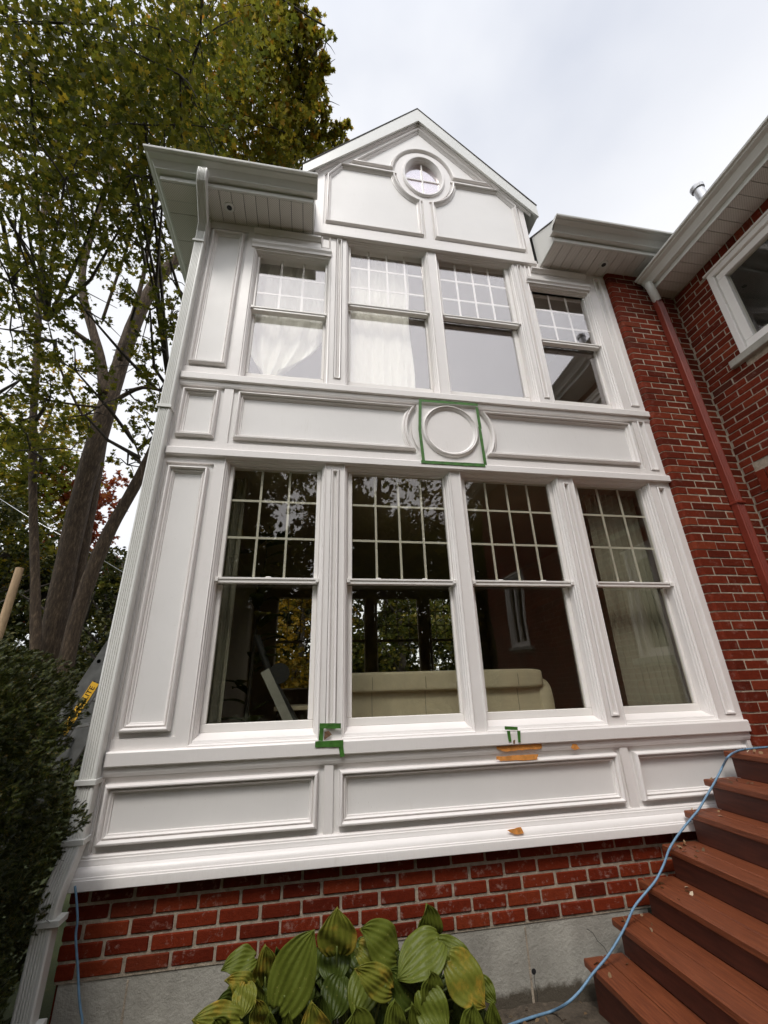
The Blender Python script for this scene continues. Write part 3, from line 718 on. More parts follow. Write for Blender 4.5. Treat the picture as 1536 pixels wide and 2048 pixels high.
# main roof slabs (pitch ~ 36 deg)
def slab(pts, th, name, mat=SHING):
    n = len(pts); P(MB().add(list(pts)+[(p[0], p[1], p[2]-th) for p in pts], [tuple(range(n)), tuple(range(n, 2*n))[::-1]]+[(i, i+n, (i+1) % n+n, (i+1) % n) for i in range(n)]), name, mat)
tp = .75
slab([(-1.44, -.47, 5.565), (-.105, -.47, 5.565), (-.105, 1.21, 5.565+1.68*tp)], .02, 'roof')
slab([(2.16, -.47, 5.565), (3.9, -.47, 5.565), (3.9, 2.6, 5.565+3.07*tp), (1.0, 2.6, 5.565+3.07*tp), (2.16, .0, 5.565+.47*tp)], .02, 'roof')
slab([(-1.44, 5.1, 5.565), (-1.44, -.47, 5.565), (1.0, 2.6, 5.565+3.07*tp)], .02, 'roof')
# gable roof with raking boards
pk = (1.016, 7.76); le = (-.242, 6.33); re = (2.268, 6.295)
for (e, s) in ((le, -1), (re, 1)):
    q = [(e[0], e[1]+.012), (pk[0], pk[1]+.012), (pk[0], pk[1]+.026), (e[0]+s*.01, e[1]+.024)]
    P(MB().extr(q, -.130, 2.2, 'Y'), 'gable_roof', SHING)
    if s < 0: b = [(e[0], e[1]-.135), (pk[0], pk[1]-.225), (pk[0], pk[1]+.011), (e[0], e[1]+.011)]
    else: b = [(pk[0], pk[1]-.225), (e[0], e[1]-.165), (e[0], e[1]+.011), (pk[0], pk[1]+.011)]
    P(MB().extr(b, -.125, -.105, 'Y'), 'rake_board', ALU)
    c = [(x, z-.0) for x, z in b]
    d = [(b[0][0], b[0][1]+.02), (b[1][0], b[1][1]+.02), (b[1][0], b[1][1]+.035), (b[0][0], b[0][1]+.035)]
    P(MB().extr(d, -.1045, 2.2, 'Y'), 'rake_soffit', ALU)
    # stepped bed moulding under the rake
    for k, (o, dep) in enumerate(((-.006, -.098), (-.020, -.088))):
        if s < 0: f_ = [(b[0][0]+.12, b[0][1]+.12*1.09+o), (b[1][0], b[1][1]+o), (b[1][0], b[1][1]+.03+o), (b[0][0]+.12, b[0][1]+.12*1.09+.03+o)]
        else: f_ = [(b[0][0], b[0][1]+o), (b[1][0]-.065, b[1][1]+.065*1.13+o), (b[1][0]-.065, b[1][1]+.065*1.13+.03+o), (b[0][0], b[0][1]+.03+o)]
        P(MB().extr(f_, dep, F-.001, 'Y'), 'rake_moulding', WHITE)
P(MB().box(-.105, -.09, BK, 2.0, 5.525, 6.34), 'gable_cheek', ALU); P(MB().box(2.125, 2.14, BK, 2.0, 5.525, 6.22), 'gable_cheek', ALU)
# wing eave: soffit, fascia, gutter along Y
wz = 5.14; wx = 3.322
soffit(wx+.004, WX+.0, -5.2, -.122, wz, 'Y', .1)
P(MB().extr([(wx-.004, wz), (wx+.003, wz), (wx+.003, wz+.13), (wx-.004, wz+.13)], -5.2, -.135, 'Y'), 'fascia', ALU)
P(MB().extr([(wx-.0045+(a+.3525)*.93, b-5.447+5.19) for a, b in gutter_prof(-.3525, 5.447)], -5.2, -.150, 'Y'), 'gutter', ALU, 40)
slab([(3.21, -5.3, 5.30), (3.21, -.16, 5.30), (5.6, -.16, 5.30+2.39*.62), (5.6, -5.3, 5.30+2.39*.62)][::-1], .02, 'roof')
# vent pipe on the wing roof
vp = P(MB().tube([(3.36, -.88, 5.30), (3.31, -.88, 5.60)], .042, 18), 'vent_pipe', METAL, 40)
P(MB().tube([(3.315, -.88, 5.565), (3.3105, -.88, 5.592), (3.309, -.88, 5.60), (3.308, -.88, 5.608)], [.052, .055, .055, .046], 18), 'pipe_cap', METAL, 40, parent=vp)
# ---- downspouts
def fluted(w, d, n=5):
    """section of a corrugated downspout: a = width, b = depth; flutes on the front face (negative b side)"""
    s = [(-w/2, d/2), (-w/2, -d/2+.006), (-w/2+.006, -d/2)]
    u0, u1 = -w/2+.012, w/2-.012; st = (u1-u0)/n
    for k in range(n):
        a = u0+k*st; s += [(a, -d/2), (a+st*.25, -d/2+.005), (a+st*.55, -d/2+.005), (a+st*.8, -d/2)]
    s += [(w/2-.006, -d/2), (w/2, -d/2+.006), (w/2, d/2)]
    return s
sec = [(a, b) for a, b in fluted(.078, .060)]
top = [(-1.005, -.437, 5.452), (-1.005, -.437, 5.40), (-1.01, -.415, 5.355), (-1.03, -.17, 5.215), (-1.045, -.118, 5.15), (-1.047, -.112, 5.0)]
path = top+[(-1.05, -.112, 3.0), (-1.052, -.112, .86), (-1.058, -.135, .80), (-1.066, -.185, .70), (-1.07, -.197, .64), (-1.075, -.197, .2), (-1.08, -.25, .12)]
sec2 = [(a, -b) for a, b in sec]
ds = P(MB().sweep(path, sec2), 'downspout', ALU, 30, label='white fluted downspout at the left corner of the bay')
for (z, y) in ((5.02, -.112), (3.33, -.112), (1.10, -.112), (.86, -.112), (.60, -.197), (.26, -.197)):
    P(MB().bbox(-1.1, -1.004, y-.039, y+.039, z-.012, z+.012, .002), 'strap', ALU, parent=ds)
P(MB().box(-1.06, -1.004, -.075, -.045, .68, 5.36), 'corner_board', WHITE)
sec3 = fluted(.072, .055, 3); sec3 = [(a, -b) for a, b in sec3]
el = [(3.268, -.20, 5.205), (3.27, -.20, 5.15), (3.285, -.195, 5.10), (3.325, -.17, 5.055), (3.345, -.160, 5.02)]
P(MB().tube(el, [.036, .038, .040, .040, .038], 12), 'gutter_elbow', ALU, 40, label='white gutter elbow in the corner of the two brick walls')
P(MB().sweep([(3.345, -.155, 5.035), (3.36, -.155, 4.9), (3.385, -.155, 3.0), (3.40, -.155, 1.2)], sec3), 'downspout', REDP, 30, label='red painted downspout against the brick wall')
P(MB().bbox(3.345, 3.432, -.192, -.122, 2.78, 2.80, .002), 'downspout_joint', REDP)

# ---- repairs on the bay
def tape(name, strips, label, y=-.1055):
    """each strip: 2 end points (px) and width in px; laid on the trim with a little crumple"""
    mb = MB()
    for s in strips:
        (ax, ay), (bx, by), w0, w1, yy = s
        a = atY(ax, ay, yy); b = atY(bx, by, yy); d = (b-a); L = d.length; d.normalize(); nrm = Vector((-d.z, 0, d.x))
        n = max(4, int(L/.02)); vs = []; ww = (w0+w1)/2
        for i in range(n+1):
            t = i/n; c = a+d*L*t; w = (w0+(w1-w0)*t)*(1+rng.uniform(-.05, .05)); lift = rng.uniform(0, .0016)
            for q in (-.5, 0, .5): 
                e = c+nrm*w*q; vs.append((e.x, yy-.0010-lift*(1 if q else .4), e.z))
            for q in (-.5, 0, .5):
                e = c+nrm*w*q; vs.append((e.x, yy-.0002, e.z))
        fs = []
        for i in range(n):
            o = i*6; p = o+6
            fs += [(o, p, p+1, o+1), (o+1, p+1, p+2, o+2), (o+3, o+4, p+4, p+3), (o+4, o+5, p+5, p+4), (o, o+3, p+3, p), (o+2, p+2, p+5, o+5)]
        mb.add(vs, fs)
    o = mb.build(name, TAPE, origin=tuple(sum((Vector(v) for v in mb.v), Vector())/len(mb.v)))
    return tag(o, label, 'tape', 'green masking tape on the bay')
zz = lambda x, y: (740+x/2.56, 740+y/2.56)
tape('masking_tape', [(zz(250, 155), zz(552, 178), .024, .026, -.095), (zz(257, 150), zz(255, 300), .023, .023, -.0965), (zz(254, 300), zz(275, 470), .023, .023, -.0965),
     (zz(262, 470), zz(590, 488), .024, .028, -.1035), (zz(546, 190), zz(565, 300), .022, .023, -.0965), (zz(560, 290), zz(592, 492), .023, .024, -.0975)],
     'large square of green masking tape round the raised circle', -.1)
z2 = lambda x, y: (600+x/9.6, 1420+y/9.6)
tape('masking_tape', [(z2(375, 305), z2(785, 305), .027, .027, -.091), (z2(420, 340), z2(395, 590), .022, .024, -.090), (z2(290, 660), z2(830, 640), .030, .034, -.1035), (z2(770, 600), z2(815, 900), .026, .024, -.103)],
     'torn bracket of green masking tape at the foot of the pilaster between the lower windows', -.1)
z3 = lambda x, y: (980+x/6.98, 1420+y/6.98)
tape('masking_tape', [(z3(205, 250), z3(385, 258), .018, .018, -.1032), (z3(255, 290), z3(280, 440), .020, .017, -.1035), (z3(400, 290), z3(410, 450), .020, .014, -.1035)],
     'small arch of green masking tape on the lower sill', -.1)
def blotch(pts, y, depth, name, mat, k=3, jit=.0025, label=None):
    out = []
    n = len(pts)
    for i in range(n):
        a = atY(*pts[i], y); b = atY(*pts[(i+1) % n], y)
        for q in range(k):
            c = a.lerp(b, q/k); out.append((c.x+rng.uniform(-jit, jit), c.z+rng.uniform(-jit, jit)))
    ar = sum(out[i][0]*out[(i+1) % len(out)][1]-out[(i+1) % len(out)][0]*out[i][1] for i in range(len(out)))
    if ar < 0: out = out[::-1]
    P(MB().plate(out, [], y-depth, y+.0005), name, mat, label=label)
blotch([z3(85, 515), z3(720, 465), z3(715, 540), z3(500, 555), z3(195, 580), z3(95, 545)], F-.0145, .001, 'filler_patch', FILL, 6)
blotch([z3(90, 650), z3(670, 620), z3(660, 690), z3(170, 715), z3(85, 690)], F-.024, .001, 'filler_patch', FILL, 5)
blotch([z3(1150, 480), z3(1210, 480), z3(1255, 540), z3(1180, 560), z3(1130, 525)], F-.0145, .001, 'filler_patch', FILL, 3)
z7 = lambda x, y: (560+x/2.56, 1300+y/2.56)
blotch([z7(1160, 922), z7(1235, 908), z7(1250, 940), z7(1200, 942)], -.120, .0012, 'filler_patch', FILL, 4)
blotch([z2(470, 420), z2(560, 400), z2(610, 470), z2(540, 520), z2(460, 580)], F-.0135, .001, 'exposed_wood', WOODEXP, 3, .0015)
blotch([z3(325, 425), z3(350, 415), z3(345, 470), z3(322, 460)], -.1012, .001, 'exposed_wood', WOODEXP, 2, .0008)

# ------------------------------------------------------------------ stairs
ST = empty('wooden_stairs', (2.2, -1.0, 0), 'red brown stained wooden steps climbing beside the white bay', 'stairs')
NOSE = [(1.427, .198), (1.621, .339), (1.822, .480), (2.015, .625), (2.208, .773), (2.395, .920), (2.593, 1.062)]
YN = -2.5
for k, (x, z) in enumerate(NOSE):
    nx_ = NOSE[k+1][0] if k < 6 else 3.58
    mb = MB()
    if k < 6:
        h_ = (x+nx_+.028)/2; mb.bbox(x, h_-.002, YN, -.132, z-.034, z, .005); mb.bbox(h_+.002, nx_+.028, YN, -.132, z-.034, z, .004)
    else:
        t = x
        while t < 3.58:
            e = min(t+.138, 3.585); mb.bbox(t, e-.004, YN, -.132, z-.034, z, .005); t = e
    mb.build('tread' if k < 6 else 'landing', STAIN, ST)
    zb = NOSE[k-1][1]+.001 if k else -.1
    MB().box(x+.028, x+.05, YN+.02, -.155, zb, z-.0345).build('riser', STAIN2, ST)
# side stringers
mb = MB(); mb2 = MB(); pts = [(x+.0505, z-.036) for x, z in NOSE]
for k in range(7):
    x0 = NOSE[k][0]+.0505; x1 = (NOSE[k+1][0]+.0275) if k < 6 else 3.58
    mb.box(x0, x1, -.19, -.156, -.1, NOSE[k][1]-.0345)
    mb2.box(x0, x1, YN+.02, YN+.055, -.1, NOSE[k][1]-.0345)
mb.build('stringer', STAIN2, ST); mb2.build('stringer', STAIN2, ST)

# ------------------------------------------------------------------ cords
def stair_z(x):
    z = 0.0
    for (nx_, nz) in NOSE:
        if x > nx_-.003: z = nz
    return z
cp = [(1536, 1494), (1505, 1497), (1478, 1501), (1458, 1512), (1447, 1530), (1437, 1550), (1425, 1572), (1412, 1594), (1398, 1618), (1385, 1634), (1370, 1652), (1352, 1676), (1338, 1700), (1328, 1728), (1312, 1760), (1290, 1787), (1268, 1815), (1252, 1850), (1236, 1880), (1214, 1914), (1186, 1947), (1160, 1982), (1132, 2008), (1105, 2022), (1066, 2034), (1030, 2046), (990, 2062)]
pts = []
for q in cp:
    p = atY(*q, -.235)
    if q[0] > 1450: p = atZ(q[0], q[1], 1.062+.006)
    if p.z < .02 or q[1] > 2015: p = atZ(q[0], q[1], .022)
    elif q[0] <= 1450:
        p.z = max(p.z, stair_z(p.x)+.006)
    pts.append(p)
# smooth (catmull-rom)
def smooth_path(p, n=5):
    out = []
    for i in range(len(p)-1):
        a, b, c, d = p[max(i-1, 0)], p[i], p[i+1], p[min(i+2, len(p)-1)]
        for k in range(n):
            t = k/n; out.append(.5*((2*b)+(c-a)*t+(2*a-5*b+4*c-d)*t*t+(3*b-a-3*c+d)*t**3))
    return out+[p[-1]]
o = MB().tube(smooth_path(pts), .0056, 8).build('blue_cord', BLUE, smooth=True, origin=(2.0, -.23, .5)); tag(o, 'blue extension cord trailing down the front of the wooden steps', 'cord')
cp = [(150, 1772), (153, 1800), (155, 1840), (151.5, 1870), (153, 1900), (156, 1945), (158, 1990), (161, 2020), (163, 2060)]
pts = [atY(*q, -.142) for q in cp]; pts.append(Vector((pts[-1].x, -.16, .02)))
o = MB().tube(smooth_path(pts), .0050, 8).build('blue_cord', BLUE, smooth=True, origin=tuple(pts[3])); tag(o, 'blue cord hanging straight down the brick beside the left downspout', 'cord')

# ------------------------------------------------------------------ ladder
LD = empty('extension_ladder', (-2.1, 1.15, 0), 'grey extension ladder with yellow sticker leaning behind the left corner', 'ladder')
lt = Vector((-1.06, 0, 2.69)); lb = Vector((-2.23, 0, .0)); ld = (lt-lb).normalized(); ln = Vector((-ld.z, 0, ld.x))
def lpt(t, n, y): return lb+ld*t+ln*n+Vector((0, y, 0))
def lbox(mb, t0, t1, n0, n1, y0, y1):
    mb.add([lpt(t, n, y) for t in (t0, t1) for n in (n0, n1) for y in (y0, y1)], [(0, 1, 3, 2), (4, 6, 7, 5), (0, 4, 5, 1), (2, 3, 7, 6), (0, 2, 6, 4), (1, 5, 7, 3)])
LL = 2.9
for (ya, n0) in ((.90, 0), (1.30, 0)):
    mb = MB(); lbox(mb, 0, LL, -.042, .042, ya, ya+.005); lbox(mb, 0, LL, -.042, -.036, ya+.0055, ya+.03); lbox(mb, 0, LL, .036, .042, ya+.0055, ya+.03)
    mb.build('rail', LADM, LD)
    mb = MB(); lbox(mb, .5, LL-.2, .050, .118, ya+.03, ya+.035); lbox(mb, .5, LL-.2, .050, .056, ya+.0355, ya+.055); lbox(mb, .5, LL-.2, .112, .118, ya+.0355, ya+.055)
    mb.build('fly_rail', LADM, LD)
for k in range(9): MB().tube([lpt(.2+.3*k, 0, .9), lpt(.2+.3*k, 0, 1.33)], .016, 10).build('rung', LADA, LD)
for k in range(7): MB().tube([lpt(.65+.3*k, .083, .93), lpt(.65+.3*k, .083, 1.34)], .015, 10).build('fly_rung', LADA, LD)
s = MB()
for k in range(9):
    for dn in (-.014, .014): s.tube([lpt(.2+.3*k+.02, dn, .899), lpt(.2+.3*k+.02, dn, .9005)], .009, 10)
s.build('rivet', DARK, LD)
s0 = 1.36
s = MB(); lbox(s, s0, s0+.36, -.026, .026, .8965, .8985); lab = s.build('sticker', YEL, LD)
fc = bpy.data.curves.new('lettering', 'FONT'); fc.body = 'FEATHERLITE'; fc.size = .052; fc.extrude = .0004; fc.align_x = 'CENTER'; fc.align_y = 'CENTER'
fo = bpy.data.objects.new('lettering', fc); COL.objects.link(fo)
bpy.context.view_layer.update()
me = bpy.data.meshes.new_from_object(fo); bpy.data.objects.remove(fo)
me.materials.clear(); me.materials.append(BLACKP)
to = bpy.data.objects.new('lettering', me); COL.objects.link(to)
ctr = lpt(s0+.18, 0, .8955)
TM = Matrix((ld, -(Vector((0, -1, 0)).cross(ld))*-1, Vector((0, -1, 0)))).transposed().to_4x4(); TM.translation = ctr
me.transform(TM); to.parent = lab; to.matrix_parent_inverse = Matrix.Translation(-world_loc(lab))

# ------------------------------------------------------------------ things inside
def cushion(mb, x0, x1, y0, y1, z0, z1, ex=.3):
    """soft box: superellipsoid"""
    cx, cy, cz = (x0+x1)/2, (y0+y1)/2, (z0+z1)/2; a, b, c = (x1-x0)/2, (y1-y0)/2, (z1-z0)/2
    vs = []; fs = []; U, V = 48, 20
    sg = lambda v, e: math.copysign(abs(v)**e, v)
    for j in range(V+1):
        t = -math.pi/2+math.pi*j/V
        for i in range(U):
            p = 2*math.pi*i/U
            vs.append((cx+a*sg(math.cos(t), ex)*sg(math.cos(p), ex), cy+b*sg(math.cos(t), ex)*sg(math.sin(p), ex), cz+c*sg(math.sin(t), ex+.1)))
    for j in range(V):
        for i in range(U): fs.append((j*U+i, j*U+(i+1) % U, (j+1)*U+(i+1) % U, (j+1)*U+i))
    mb.add(vs, fs)
SF = empty('leather_sofa', (1.1, 1.3, .86), 'cream leather sofa seen from behind through the lower windows', 'sofa')
m = MB(); cushion(m, .07, 2.0, .80, 1.02, .90, 1.52, .10); m.build('back_panel', LEATHER, SF, True)
m = MB(); cushion(m, .06, 1.96, .755, 1.03, 1.450, 1.600, .16); m.build('top_roll', LEATHER, SF, True)
SEAM = simple('leather_seam', (.38, .33, .24), .7, .1, 9)
for x in (.50, .93, 1.36, 1.72):
    m = MB(); m.tube([(x, .800, .95), (x, .799, 1.46)], .0022, 5); m.tube([(x, .753, 1.47), (x, .751, 1.53), (x, .76, 1.58), (x, .80, 1.601)], .0022, 5); m.build('seam', SEAM, SF)
m = MB(); cushion(m, 1.90, 2.055, .785, 1.75, .9, 1.53, .3); m.build('armrest', LEATHER, SF, True)
m = MB(); cushion(m, .06, .16, .82, 1.75, .9, 1.46); m.build('armrest', LEATHER, SF, True)
m = MB(); cushion(m, .1, 2.0, 1.0, 1.75, .9, 1.25); m.build('seat', LEATHER, SF, True)
RB = empty('rubber_plant', (-.42, .62, .86), 'dark leafy house plant inside the leftmost lower window', 'plant')
m = MB(); m.tube([(-.42, .62, .87), (-.42, .62, 1.15)], [.11, .15], 16); m.build('pot', DARK, RB)
m = MB(); m.tube([(-.42, .62, 1.1), (-.40, .6, 1.8), (-.36, .62, 2.75)], [.015, .012, .006], 8); m.build('stem', BARKD, RB)
m = MB()
for k in range(30):
    a = rng.uniform(0, 6.28); z = 1.25+1.5*k/30; d = Vector((math.cos(a), math.sin(a)*.7, rng.uniform(.1, .9))).normalized(); L = rng.uniform(.18, .28); p = Vector((-.40, .61, z)); sd_ = d.cross(Vector((0, 0, 1))).normalized()
    vs = []
    for i in range(6):
        t = i/5; wd = .055*math.sin(math.pi*min(1, .08+t*.92))**.7; c = p+d*(L*t+.04)-Vector((0, 0, .10*t*t)); vs += [c-sd_*wd, c+Vector((0, 0, -.012)), c+sd_*wd]
    m.add(vs, [(3*i+q, 3*i+3+q, 3*i+4+q, 3*i+1+q) for i in range(5) for q in (0, 1)])
m.build('foliage', LEAF_D, RB, True)
TB = empty('side_table', (-.15, 1.0, .86), 'low dark wooden table behind the leftmost lower window', 'table')
MB().bbox(-.25, .10, .9, 1.3, 1.34, 1.37, .004).build('tabletop', LEATHER, TB)
for x in (-.23, .07):
    for y in (.92, 1.27): MB().box(x, x+.025, y, y+.025, .86, 1.339).build('leg', BARKD, TB)
EX = empty('exercise_machine', (-.2, .7, .86), 'dark folded exercise machine with a pale slanted rail behind the leftmost lower window', 'exercise machine')
m = MB(); m.sweep([(-.30, .5, 1.62), (-.09, .5, 1.24)], [(-.02, -.03), (.02, -.03), (.02, .03), (-.02, .03)], (0, 1, 0)); m.build('rail', simple('grey_rail', (.34, .34, .31), .5), EX)
m = MB(); m.tube([(-.38, .52, 1.86), (-.26, .52, 1.58), (-.02, .52, 1.20)], .025, 10); m.build('frame', DARK, EX)
m = MB(); m.tube([(-.20, .50, 1.60), (-.20, .56, 1.60)], .07, 20); m.build('wheel', DARK, EX, 40)
# curtains
def curtain(name, outline_l, outline_r, z0, z1, y, amp, freq, mat, label, group=None, gather=0, rows=50, cols=70):
    mb = MB(); vs = []; fs = []
    for j in range(rows+1):
        t = j/rows; z = z1+(z0-z1)*t; a = outline_l(t); b = outline_r(t)
        for i in range(cols+1):
            u = i/cols; x = a+(b-a)*u
            yy = y+amp*math.sin(u*freq*6.28+.6*math.sin(t*5))*(1+gather*t)+.3*amp*math.sin(u*freq*15+t*9)
            sag = 0 if not gather else .13*(math.sin(math.pi*u)-1)*max(0, (t-.5)/.5)**2
            vs.append((x, yy, z-sag))
    n = cols+1
    for j in range(rows):
        for i in range(cols): fs.append((j*n+i, (j+1)*n+i, (j+1)*n+i+1, j*n+i+1))
    mb.add(vs, fs); o = mb.build(name, mat, smooth=True, origin=((outline_l(0)+outline_r(0))/2, y, z0))
    sm = o.modifiers.new('thickness', 'SOLIDIFY'); sm.thickness = .0015
    return tag(o, label, 'curtain', group)
curtain('curtain', lambda t: -.60+(.12*(max(0, t-.60)/.40)**3), lambda t: .035-.37*(max(0, t-.48)/.52)**2.6, 3.80, 5.25, .105, .010, 4, CLOTH, 'white cloth gathered to a point inside the left upper window', 'white cloths in the upper windows', 1.5)
curtain('curtain', lambda t: .225, lambda t: .815+.012*math.sin(t*9), 3.80, 5.46, .10, .008, 3.5, CLOTH, 'white cloth hanging flat across most of the second upper window', 'white cloths in the upper windows')
curtain('sheer_curtain', lambda t: 2.24-.03*t, lambda t: 2.70, 1.15, 2.95, .14, .012, 9, SHEER, 'grey sheer curtain in folds inside the rightmost lower window', 'sheer curtains')
curtain('sheer_curtain', lambda t: -.72, lambda t: -.50, 1.0, 2.95, .16, .012, 4, SHEER, 'grey sheer curtain at the left edge of the leftmost lower window', 'sheer curtains')

# ------------------------------------------------------------------ foliage
def mesh_np(name, V, k, mat, parent=None, faces=None):
    """V: (n*k,3) array, each consecutive k vertices form one polygon (or a per-leaf face template)"""
    n = len(V)//k; me = bpy.data.meshes.new(name)
    me.vertices.add(len(V)); me.vertices.foreach_set('co', np.asarray(V, dtype=np.float32).ravel())
    tmpl = faces or [tuple(range(k))]
    idx = []; starts = []; tot = []
    base = (np.arange(n)*k)[:, None]
    fl = np.concatenate([np.array(f) for f in tmpl]); L = len(fl)
    loops = (base+fl[None, :]).ravel()
    sizes = np.array([len(f) for f in tmpl]); off = np.concatenate([[0], np.cumsum(sizes)[:-1]])
    st = ((np.arange(n)*L)[:, None]+off[None, :]).ravel(); tt = np.tile(sizes, n)
    me.loops.add(len(loops)); me.loops.foreach_set('vertex_index', loops.astype(np.int32))
    me.polygons.add(len(st)); me.polygons.foreach_set('loop_start', st.astype(np.int32)); me.polygons.foreach_set('loop_total', tt.astype(np.int32))
    me.update(calc_edges=True); me.materials.append(mat)
    o = bpy.data.objects.new(name, me); COL.objects.link(o)
    if parent: o.parent = parent; o.matrix_parent_inverse = Matrix.Translation(-world_loc(parent))
    return o
_a = [(0, -.5), (.16, -.20), (.46, -.28), (.34, -.02), (.50, .16), (.20, .18), (0, .58), (-.20, .18), (-.50, .16), (-.34, -.02), (-.46, -.28), (-.16, -.20)]
MAPLE = np.array([(x, y, abs(x)*.35) for x, y in _a])
OVAL = np.array([(0, -.5, 0), (.28, -.1, .08), (.22, .25, .06), (0, .55, -.06), (-.22, .25, .06), (-.28, -.1, .08)])
def rand_frames(n, tilt=1.0):
    nrm = nr.normal(size=(n, 3)); nrm[:, 2] = np.abs(nrm[:, 2])*1.0+.35*tilt; nrm /= np.linalg.norm(nrm, axis=1)[:, None]
    t = nr.normal(size=(n, 3)); t[:, 2] -= .5; u = np.cross(nrm, t); u /= np.linalg.norm(u, axis=1)[:, None]; v = np.cross(nrm, u)
    return u, v, nrm
def leaves_at(P_, size, shape):
    n = len(P_); u, v, w_ = rand_frames(n); s = size*nr.uniform(.6, 1.25, n)[:, None, None]
    S = shape[None]; V = P_[:, None, :]+s*(S[:, :, :1]*u[:, None]+S[:, :, 1:2]*v[:, None]+S[:, :, 2:]*w_[:, None])
    return V.reshape(-1, 3)
def blob_points(c, r, n, squash=.7, sprays=None):
    """leaves carried on drooping sprays through an ellipsoid"""
    ns = sprays or max(4, n//14); out = []
    d = nr.normal(size=(ns, 3)); d /= np.linalg.norm(d, axis=1)[:, None]; rr = nr.uniform(.15, 1, ns)**.5
    ctr = np.array(c)+d*rr[:, None]*np.array([r, r, r*squash])
    per = max(1, n//ns)
    ax = d*.6+nr.normal(size=(ns, 3))*.5; ax[:, 2] -= .15; ax /= np.linalg.norm(ax, axis=1)[:, None]
    t = nr.uniform(-.5, .5, (ns, per)); L = r*.55
    P_ = ctr[:, None]+ax[:, None]*t[:, :, None]*L+nr.normal(size=(ns, per, 3))*r*.055
    return P_.reshape(-1, 3)
def tree(name, loc, label, cat, stems, blobs, mat, size, shape=MAPLE, bark=BARK, group=None, twigs=True, squash=.7):
    """stems: list of ([(x,y,z)...],[r...]); the first is the trunk. blobs: (center, radius, nleaves)"""
    T = empty(name, loc, label, cat, group)
    for k, (pts, rad) in enumerate(stems):
        sp = smooth_path([Vector(p) for p in pts], 4); m = len(sp)
        rr = [rad[min(int(i/4), len(rad)-1)]+(rad[min(int(i/4)+1, len(rad)-1)]-rad[min(int(i/4), len(rad)-1)])*((i % 4)/4) for i in range(m)]
        rr = [q*(1+rng.uniform(-.05, .05)) for q in rr]
        MB().tube(sp, rr, 12 if k < 5 else 7).build('trunk' if k == 0 else 'limb', bark, T, True)
    P_ = np.concatenate([blob_points(c, r, n, squash) for c, r, n in blobs])
    mesh_np('crown', leaves_at(P_, size, shape), len(shape), mat, T)
    if twigs:
        mb = MB(); allp = [Vector(p) for pts, _ in stems for p in smooth_path([Vector(q) for q in pts], 4)]
        for c, r, n in blobs:
            c = Vector(c); q = min(allp, key=lambda p: (p-c).length)
            if (q-c).length < 9:
                mid = (q+c)/2+Vector((rng.uniform(-.2, .2), rng.uniform(-.2, .2), rng.uniform(-.1, .3)))
                mb.tube([q, mid, c], [.035, .025, .012], 5, False)
            for _ in range(5):
                e = c+Vector((rng.gauss(0, 1), rng.gauss(0, 1), rng.gauss(0, .6)))*r*.6; mb.tube([c, (c+e)/2+Vector((0, 0, .06)), e], [.012, .008, .004], 4, False)
        mb.build('twigs', BARKD, T, True)
    return T
def pxstem(pts, Y0, dY=0):
    """(px,py,width px) list to world stem"""
    P_ = []; Rr = []
    for i, (x, y, wd) in enumerate(pts):
        p = atY(x, y, Y0+dY*i/(len(pts)-1)); d = (p-CAM).dot(cF); P_.append(p); Rr.append(wd/2*d/FPX*.64)
    return P_, Rr
def bl(px, py, D, r, n): return (tuple(atD(px, py, D)), r, n)
# near multi-stemmed maple
st = []
p, r = pxstem([(75, 1500, 80), (95, 1330, 72), (128, 1150, 62), (165, 985, 58), (203, 850, 54), (240, 730, 46), (272, 640, 40), (315, 560, 34), (372, 500, 26)], 4.5); p[0].z = -.1; st.append((p, r))
p, r = pxstem([(208, 790, 34), (203, 730, 30), (185, 660, 25), (168, 600, 22), (165, 540, 20), (182, 470, 18), (205, 400, 15), (225, 320, 12)], 4.4, -.4); st.append((p, r))
p, r = pxstem([(100, 1500, 50), (118, 1330, 46), (150, 1170, 42), (180, 1010, 38), (203, 880, 32), (214, 790, 26)], 4.85); p[0].z = -.1; st.append((p, r))
p, r = pxstem([(105, 1480, 52), (140, 1290, 46), (178, 1160, 44), (220, 1060, 38), (268, 975, 32), (310, 890, 27), (350, 800, 22), (395, 700, 18)], 4.3); p[0].z = -.1; st.append((p, r))
p, r = pxstem([(72, 1330, 34), (70, 1150, 26), (66, 1000, 23), (66, 850, 21), (74, 700, 19), (80, 560, 16), (86, 430, 14), (95, 320, 11)], 4.1, -.3); st.append((p, r))
for q in ([(185, 690, 17), (130, 650, 14), (85, 606, 12), (30, 570, 9)], [(240, 720, 17), (285, 560, 13), (300, 470, 10), (312, 390, 7)], [(232, 800, 14), (285, 775, 12), (340, 790, 8), (380, 830, 5)],
          [(200, 815, 8), (120, 805, 7), (40, 790, 6), (-30, 800, 5)], [(180, 860, 8), (130, 760, 7), (110, 700, 5), (95, 640, 3)], [(85, 480, 12), (50, 330, 10), (10, 250, 8), (-40, 215, 6)],
          [(86, 440, 12), (130, 330, 10), (220, 270, 8), (300, 255, 5)], [(-60, 215, 20), (30, 222, 16), (110, 245, 12), (200, 265, 8), (300, 300, 5)], [(-60, 300, 14), (60, 295, 11), (170, 330, 8), (250, 390, 5)],
          [(-40, 0, 14), (60, 28, 11), (140, 40, 8), (220, 30, 5)], [(205, 640, 9), (232, 560, 8), (262, 470, 6), (280, 400, 4)], [(250, 850, 6), (275, 900, 5), (285, 960, 3)],
          [(100, 320, 11), (150, 200, 9), (240, 110, 7), (330, 60, 5)], [(225, 320, 10), (300, 220, 8), (380, 150, 6)], [(215, 365, 9), (270, 300, 7), (330, 270, 5)]):
    st.append(pxstem(q, 4.3, -.8))
bs = []
